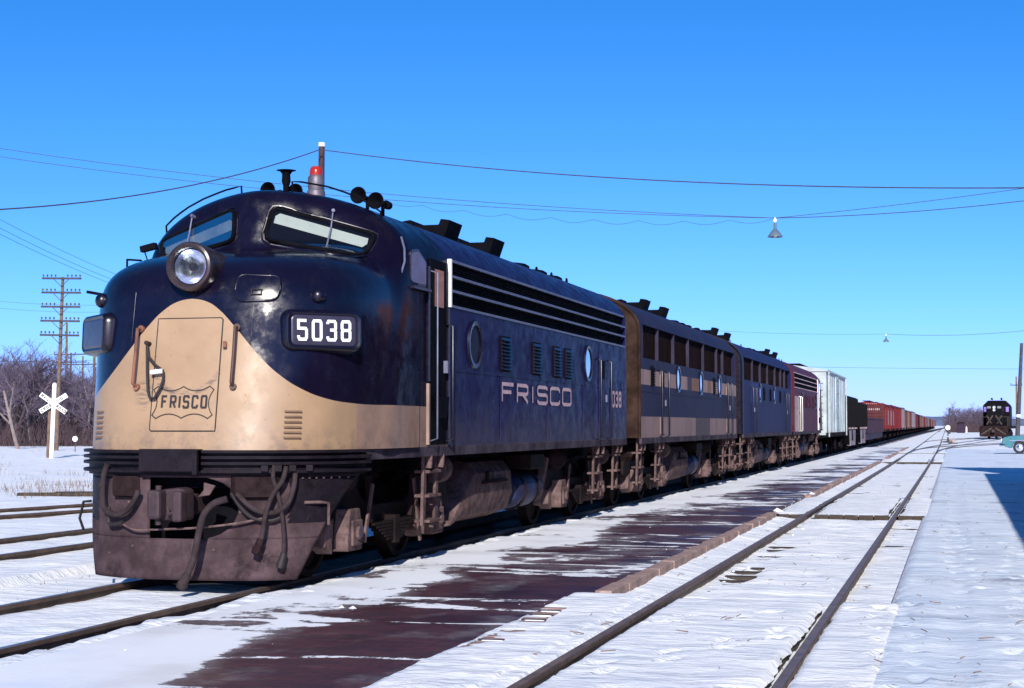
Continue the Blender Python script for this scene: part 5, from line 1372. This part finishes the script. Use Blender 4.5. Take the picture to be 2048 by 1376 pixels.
# festooned cable
pts = []; A = at_px(760, 398, 58); B_ = LP
for k in range(97):
    t_ = k/96; q = A.lerp(B_, t_); q.z -= .35*4*t_*(1-t_)+.14*abs(math.sin(math.pi*t_*9)); pts.append(q)
mb = MB(); mb.tube(pts, .006, 4); tag(mb.build('overhead_wire', M_ARM), 'festooned thin cable sagging in loops left of the hanging lamp', 'wire')
for y0, y1 in ((428, 540), (448, 552), (462, 560)):
    wire({428: 'topmost of three faint wires at the left edge above the telegraph pole', 448: 'middle of three faint wires at the left edge above the telegraph pole', 462: 'lowest of three faint wires at the left edge above the telegraph pole'}[y0], at_px(-150, y0-72, 70), at_px(300, y1+34, 115), .35, .011)
wire('faint far wire across the sky above the boxcars', at_px(1560, 733, 200), at_px(2200, 738, 200), .1, .016)
L2 = at_px(1772, 668, 135)
wire('thin wire from the far small lamp toward the right', L2, at_px(2200, 640, 125), .5, .014)
wire('thin wire from the far small lamp toward the left', L2, at_px(1180, 640, 140), .4, .010)
for yy in (596, 610):
    wire({596: 'upper faint wire level with the telegraph crossarms', 610: 'lower faint wire level with the telegraph crossarms'}[yy], at_px(-60, yy, 130), at_px(210, yy+14, 140), .2, .010)
wire('pale wire crossing in front of the bare trees at left', at_px(-60, 721, 130), at_px(190, 720, 150), .1, .012)
def hanging_lamp(label, P, k=1.):
    u = thing('hanging_lamp', label, 'lamp', P, 0); sh = mat('enamel_shade', (.09, .13, .17), .4, .2, 6)
    mb = MB(); mb.lathe([(.03, -.16), (.05, -.18), (.05, -.36), (.10, -.42), (.14, -.46), (.24, -.60), (.25, -.64), (.22, -.63), (.0001, -.5)], (0, 0, 0), (0, 0, 1), 20); s_ = mb.build('lamp_shade', sh, u, smooth=35)
    mb = MB(); mb.cyl((0, 0, -.17), (0, 0, .02), .02, 8); mb.lathe([(.055, -.13), (.065, -.05), (.0001, -.01)], (0, 0, 0), (0, 0, 1), 10); mb.build('hanger', M_WHITE, u)
    mb = MB(); mb.lathe([(.0001, -.70), (.05, -.66), (.05, -.6), (.02, -.52)], (0, 0, 0), (0, 0, 1), 12); mb.build('bulb', M_WHITE, u)
    return u
hanging_lamp('enamel shade lamp hanging from wires above the platform', LP); hanging_lamp('small far lamp hanging above the train', L2)
# crossbuck sign
p = at_px(103, 912, 86); hgt = at_px(107, 767, 86).z+.15
u = thing('crossbuck_sign', 'white railroad crossing crossbuck on a white post at left', 'sign', (p.x, p.y, -.2), YAW*.9); u.rotation_euler = (0, R(1.7), YAW*1.2)
WP = flat('white_sign_paint', (.80, .80, .74), .6)
mb = MB(); mb.box((0, 0, hgt/2), (.20, .16, hgt)); mb.lathe([(.12, 0), (.09, .07), (.0001, .11)], (0, 0, hgt), (0, 0, 1), 10); mb.build('post', WP, u, bevel=.01)
mb = MB(); mb.box((-.22, .18, hgt*.33), (.16, .16, hgt*.72)); mb.build('backing_post', M_POLE, u)
zc = hgt-.98
for sg, words in ((1, ('CROS', 'ING')), (-1, ('RAIL', 'ROAD'))):
    rot = Matrix.Rotation(-sg*R(34), 4, 'Y'); b = MB(); b.box((0, 0, 0), (1.62, .04, .25)); o = b.build('blade', WP, u); o.location = (0, -.11-.022*(sg < 0), zc); o.rotation_euler = (0, -sg*R(34), 0)
    mb = MB(); lettering('letter', text_quads(words[0], -.75, -.085, .125, .17, .035, .042)+text_quads(words[1], .20, -.085, .125, .17, .035, .042), lambda a, c_, e: (a, -.0235-e, c_), M_LINE, o, 9)
# switch stand with its white target, and small yard things
p = at_px(1896, 876, 150)
u = thing('switch_stand', 'switch stand with white round target near the end of the platform', 'switch stand', (p.x, p.y, -.15))
mb = MB(); mb.box((0, 0, .12), (.9, .5, .2)); mb.prism([(-.13, .2), (.13, .2), (.06, .6), (-.06, .6)], 1, -.1, .1); mb.build('base', M_ARM, u)
mb = MB(); mb.cyl((0, 0, .7), (0, 0, 2.0), .05, 8); mb.build('mast', M_ARM, u)
mb = MB(); mb.lathe([(.22, -.03), (.22, .03), (.0001, .035)], (0, -.05, 1.45), (0, -1, 0), 16); mb.build('target', WP, u)
p = at_px(1900, 886, 140); u = thing('switch_lamp', 'small orange-topped switch lantern on the snow right of the tracks', 'lantern', (p.x+.25, p.y, -.15))
mb = MB(); mb.box((0, 0, .1), (.8, .5, .2)); mb.build('base', M_ARM, u)
mb = MB(); mb.lathe([(.10, .2), (.11, .38), (.07, .46), (.0001, .5)], (0, 0, 0), (0, 0, 1), 10); mb.build('lantern_body', mat('faded_orange', (.5, .28, .18), .6), u)
# small trackside shed far off
p = at_px(1922, 861, 330); u = thing('yard_shed', 'small dark square shed in front of the far bare trees', 'shed', (p.x, p.y, -.2))
mb = MB(); mb.box((0, 0, 1.05), (1.5, 1.6, 2.1)); mb.build('wall', MC['violet'], u)
mb = MB(); mb.prism([(-.85, 2.1), (.85, 2.1), (.5, 2.3), (-.5, 2.3)], 1, -.9, .9); mb.build('roof', MC['black'], u)
p = at_px(1933, 859, 320); u = thing('marker_post', 'white marker post right beside the dark shed', 'post', (p.x, p.y, -.2)); mb = MB(); mb.prism([(-.15, 0), (.15, 0), (.12, 1.3), (0, 1.5), (-.12, 1.3)], 1, -.1, .1); mb.build('post', WP, u); mb = MB(); mb.box((0, 0, .1), (.5, .4, .2)); mb.build('base', M_GRIME_SHADED, u)
p = at_px(150, 893, 100); u = thing('marker_disc', 'small white disc marker on a stake left of the locomotive', 'marker', (p.x, p.y, -.2)); mb = MB(); mb.lathe([(.17, -.03), (.17, .03), (.0001, .04)], (0, 0, .9), (0, -1, 0), 16); mb.build('disc', WP, u); mb = MB(); mb.cyl((0, .02, -.1), (0, .02, .9), .025, 6); mb.build('stake', M_ARM, u)
# lumps of ice and ties lying by the left tracks
p0 = [(38, 1128, 'pair of pale snow lumps beside the left rail'), (160, 1108, 'pale snow lumps on the rail next to the pilot')]
M_ICE = snow_mat('dirty_ice', bscale=20, tint=(.62, .55, .50))
for px, py, lab in p0:
    g = Vector((0, 0, 0)); r_ = at_px(px, py, 1.) - Vector((0, 0, 1.54)); t_ = (-.15-1.54)/r_.z; g = Vector((0, 0, 1.54))+r_*t_
    u = thing('snow_lump', lab, 'snow', g)
    for k in range(2):
        mb = MB(); bm_pts = []
        mb.lathe([(.0001, 0), (.04, .012), (.05, .045), (.035, .07), (.0001, .08)], (k*.13-.06, rnd.uniform(-.05, .05), -.03), (rnd.uniform(-.3, .3), 0, 1), 9); mb.build('lump', M_ICE, u, smooth=60)
u = thing('old_timber', 'weathered brown timber lying in the weeds by the far left track', 'timber', (0, 0, 0))
r_ = at_px(115, 985, 1.)-Vector((0, 0, 1.54)); t_ = (-.1-1.54)/r_.z; g = Vector((0, 0, 1.54))+r_*t_; u.location = g; u.rotation_euler = (0, 0, R(22))
mb = MB(); mb.box((0, 0, -.07), (1.9, .20, .14)); mb.build('beam', M_TIE, u, bevel=.02); mb = MB(); mb.box((.5, .32, -.05), (1.2, .2, .12)); mb.build('beam', M_TIE, u, bevel=.02)

# ------------------------------------------------------------------ bare winter trees
M_BARK = mat('winter_bark', (.055, .038, .046), .9, .35, 4); M_TWIG = mat('hazed_winter_twigs', (.095, .072, .105), .9, .3, 3); M_BARK2 = mat('pale_bark', (.20, .16, .15), .9, .3, 3)  # twig colour carries distance haze as a purple-blue tone
def bare_tree(seed, h, spread=1., lv=5):
    rr = random.Random(seed); tr = MB(); cr = MB()
    def grow(p, d, ln, r, k):
        n = 3 if k < 2 else 2; pts = [p]; q = p.copy(); dd = d.copy()
        for i in range(n):
            dd = (dd+Vector((rr.gauss(0, .12), rr.gauss(0, .12), rr.gauss(0, .06)+.04))).normalized(); q = q+dd*ln/n; pts.append(q.copy())
        (tr if k < 2 else cr).tube(pts, [r*(1-.45*i/n) for i in range(n+1)], 6 if k == 0 else (4 if k < 2 else 3), caps=False)
        if k >= lv: return
        for i in range(rr.randint(3, 5) if k < 4 else rr.randint(2, 4)):
            t_ = rr.uniform(.35, 1.0) if k else rr.uniform(.25, 1.0)
            b = pts[0].lerp(pts[-1], t_) if n < 3 else pts[min(n, int(t_*n))].lerp(pts[min(n, int(t_*n)+1)], t_*n-int(t_*n))
            side = Vector((rr.gauss(0, 1), rr.gauss(0, 1), rr.gauss(.15, .4))).normalized()
            grow(b, (dd*.75+side*.65*spread).normalized(), ln*rr.uniform(.45, .68), r*.5, k+1)
    for s_ in range(rr.randint(1, 2)):
        grow(Vector((rr.uniform(-.3, .3), rr.uniform(-.3, .3), -.2)), Vector((rr.gauss(0, .10), rr.gauss(0, .10), 1)).normalized(), h*rr.uniform(.42, .52), h*.016, 0)
    return tr, cr
TREES = []
for i in range(5):
    t_, c_ = bare_tree(100+i, 8.5, 1.+.1*i)
    TREES.append((t_, c_))
protos = {}
def put_tree(kind, loc, rz, sc, label, group, pale=False):
    u = thing('bare_tree', label, 'tree', loc, rz, group); u.scale = (sc, sc, sc*(.9+.2*rnd.random()))
    key = (kind, pale)
    if key not in protos:
        a = TREES[kind][0].build('trunk', M_BARK2 if pale else M_BARK, u, smooth=60); b = TREES[kind][1].build('crown', M_TWIG, u, recalc=False); protos[key] = (a, b)
    else:
        for o in protos[key]: c_ = o.copy(); C.objects.link(c_); c_.parent = u
for i in range(130):
    px = rnd.uniform(-70, 205); Z = rnd.uniform(130, 225); p = at_px(px, 858, Z)
    sc = rnd.uniform(.9, 1.28)*(1.08 if px < 60 else .90)
    put_tree(i % 5, (p.x, p.y, -.2), rnd.uniform(0, 6.28), sc, 'bare winter tree in the thicket left of the locomotive', 'bare trees at the left', pale=(i % 6 == 0))
put_tree(1, tuple(at_px(30, 858, 118).xy)+(-.2,), .4, 1.12, 'tallest bare tree at the left edge, nearest of the thicket', 'bare trees at the left', True)
for i in range(90):
    px = rnd.uniform(1893, 2010); Z = rnd.uniform(360, 520); p = at_px(px, 858, Z)
    k_ = 1.0 if px > 1960 else 1.18
    put_tree(i % 5, (p.x, p.y, -.2), rnd.uniform(0, 6.28), rnd.uniform(.55, .85)*k_, 'bare tree in the far grove beyond the yard tracks', 'far bare trees beyond the yard')
# undergrowth in front of the left thicket
mb = MB()
for i in range(5200):
    px = rnd.uniform(-70, 196); Z = rnd.uniform(128, 190); p = at_px(px, 858, Z); h = rnd.uniform(.6, 2.6); p.z = -.2
    q = p+Vector((rnd.gauss(0, .3)*h, rnd.gauss(0, .2)*h, h)); m_ = p.lerp(q, .55)+Vector((rnd.gauss(0, .1), 0, 0)); w_ = .022
    mb.add([p-Vector((w_, 0, 0)), p+Vector((w_, 0, 0)), m_+Vector((w_*.8, 0, 0)), m_-Vector((w_*.8, 0, 0)), q], [(0, 1, 2, 3), (3, 2, 4)])
tag(mb.build('undergrowth', mat('dry_brush', (.050, .030, .036), .95, .35, 2), recalc=False), 'tangled dry brush at the foot of the left trees', 'brush', kind='stuff')
mb = MB()
for i in range(3800):
    px = rnd.uniform(1893, 2012); Z = rnd.uniform(350, 430); p = at_px(px, 858, Z); h = rnd.uniform(.6, 3.0); p.z = -.2
    q = p+Vector((rnd.gauss(0, .3)*h, rnd.gauss(0, .2)*h, h)); w_ = .04
    mb.add([p-Vector((w_, 0, 0)), p+Vector((w_, 0, 0)), q], [(0, 1, 2)])
tag(mb.build('undergrowth', MATS['dry_brush'], recalc=False), 'far brush at the foot of the grove beyond the yard', 'brush', kind='stuff')
# dry weeds poking through the snow
mb = MB()
def tuft(P, n, h, sp):
    for k in range(n):
        a = P+Vector((rnd.gauss(0, sp), rnd.gauss(0, sp), -.02)); hh = h*rnd.uniform(.4, 1.2); q = a+Vector((rnd.gauss(0, .25)*hh, rnd.gauss(0, .25)*hh, hh)); w_ = .004+.0035*rnd.random()
        mb.add([a-Vector((w_, 0, 0)), a+Vector((w_, 0, 0)), q], [(0, 1, 2)])
for i in range(70):
    px = rnd.uniform(-40, 215); py = rnd.choice((rnd.uniform(965, 998), rnd.uniform(900, 1000), rnd.uniform(915, 990)))
    r_ = at_px(px, py, 1.)-Vector((0, 0, 1.54)); t_ = (-.15-1.54)/r_.z; tuft(Vector((0, 0, 1.54))+r_*t_, 9, .24, .30)
for i in range(40):
    tuft(Vector((rnd.uniform(-6.3, -5.9), rnd.uniform(9, 15), -.07)), 4, .05, .05)
for i in range(36):
    tuft(Vector((NEAR_X+rnd.uniform(-.6, 1.1), rnd.uniform(15, 26), -.12)), 3, .05, .06)
for i in range(70):
    tuft(Vector((rnd.uniform(-10.6, -8.6), rnd.uniform(11, 30), -.14)), 3, .05, .1)
for i in range(420):                                           # broken twigs and straw lying on the snow
    x = rnd.choice((rnd.uniform(-3.2, -.2), rnd.uniform(-10, -6), rnd.uniform(-.4, 2.))); s_ = 8+rnd.random()**1.7*40; h = rnd.uniform(0, 3.14); l_ = .02+.10*rnd.random()**2
    a = Vector((x, s_, .008 if (x > -3.4 and s_ < 14.7) or x > -.5 else (-.075 if x > -3.4 else -.13))); b = a+Vector((math.cos(h)*l_, math.sin(h)*l_, .012))
    mb.add([a, a+Vector((0, .004, .008)), b+Vector((0, .002, .006)), b], [(0, 1, 2, 3)])
tag(mb.build('weeds', mat('dry_straw', (.13, .08, .05), .9, .4, 3), recalc=False), 'dry straw weeds poking through the snow', 'weeds', kind='stuff')
# crumbs and clods of broken snow along rails and platform edge
mb = MB()
def clod(P, r):
    ico = [(0, 0, 1), (.9, 0, .3), (.28, .85, .3), (-.72, .53, .3), (-.72, -.53, .3), (.28, -.85, .3), (0, 0, -.4)]; j = [rnd.uniform(.7, 1.25) for _ in ico]
    mb.add([P+Vector((x*r*k, y*r*k, z*r*k*.7)) for (x, y, z), k in zip(ico, j)], [(0, 1, 2), (0, 2, 3), (0, 3, 4), (0, 4, 5), (0, 5, 1), (6, 2, 1), (6, 3, 2), (6, 4, 3), (6, 5, 4), (6, 1, 5)])
for i in range(1100):
    s_ = 8+rnd.random()**1.3*52; k = rnd.random()
    if s_ < 16 and .35 < k < .75 and rnd.random() < .75: continue
    if k < .35: x = -6.02+rnd.gauss(0, .10); z = -.06
    elif k < .55: x = NEAR_X-.7525+rnd.choice((-1, 1))*rnd.uniform(.06, .2); z = -.11 if s_ > 14.8 else -.01
    elif k < .75: x = NEAR_X+.7525+rnd.choice((-1, 1))*rnd.uniform(.06, .2); z = -.11 if s_ > 14.8 else -.01
    elif k < .9: x = -3.02+rnd.gauss(0, .04); z = -.08
    else: x = rnd.uniform(-5.9, -3.3); z = .004
    if k < .35: clod(Vector((x+rnd.gauss(0, .05), s_+rnd.random(), z)), .02+.04*rnd.random()**2)
    clod(Vector((x, s_, z)), (.006+.022*rnd.random()**2.5)*(1 if k < .9 else .5))
for (x, s_, r_) in ((-4.83, 12.9, .04), (-4.95, 12.95, .03), (-3.05, 29.2, .10), (-3.0, 29.05, .07), (-3.08, 36.6, .10)): clod(Vector((x, s_, .02)), r_)
tag(mb.build('snow_crumbs', M_SNOWP, recalc=True), 'broken crumbs of snow along rails and platform edges', 'snow', kind='stuff')
# far wooded hills, the blue of distance haze put into their colour
mb = MB(); V = []; n = 160
for i in range(n+1):
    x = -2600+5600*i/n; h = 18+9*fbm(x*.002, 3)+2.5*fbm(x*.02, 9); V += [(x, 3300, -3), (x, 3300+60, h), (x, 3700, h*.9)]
mb.add(V, [(3*i+j, 3*i+j+1, 3*i+4+j, 3*i+3+j) for i in range(n) for j in range(2)])
tag(mb.build('hills', mat('hazed_woodland', (.10, .13, .22), .95, .25, .02), smooth=60), 'low wooded hills tinted haze blue on the horizon', kind='structure')
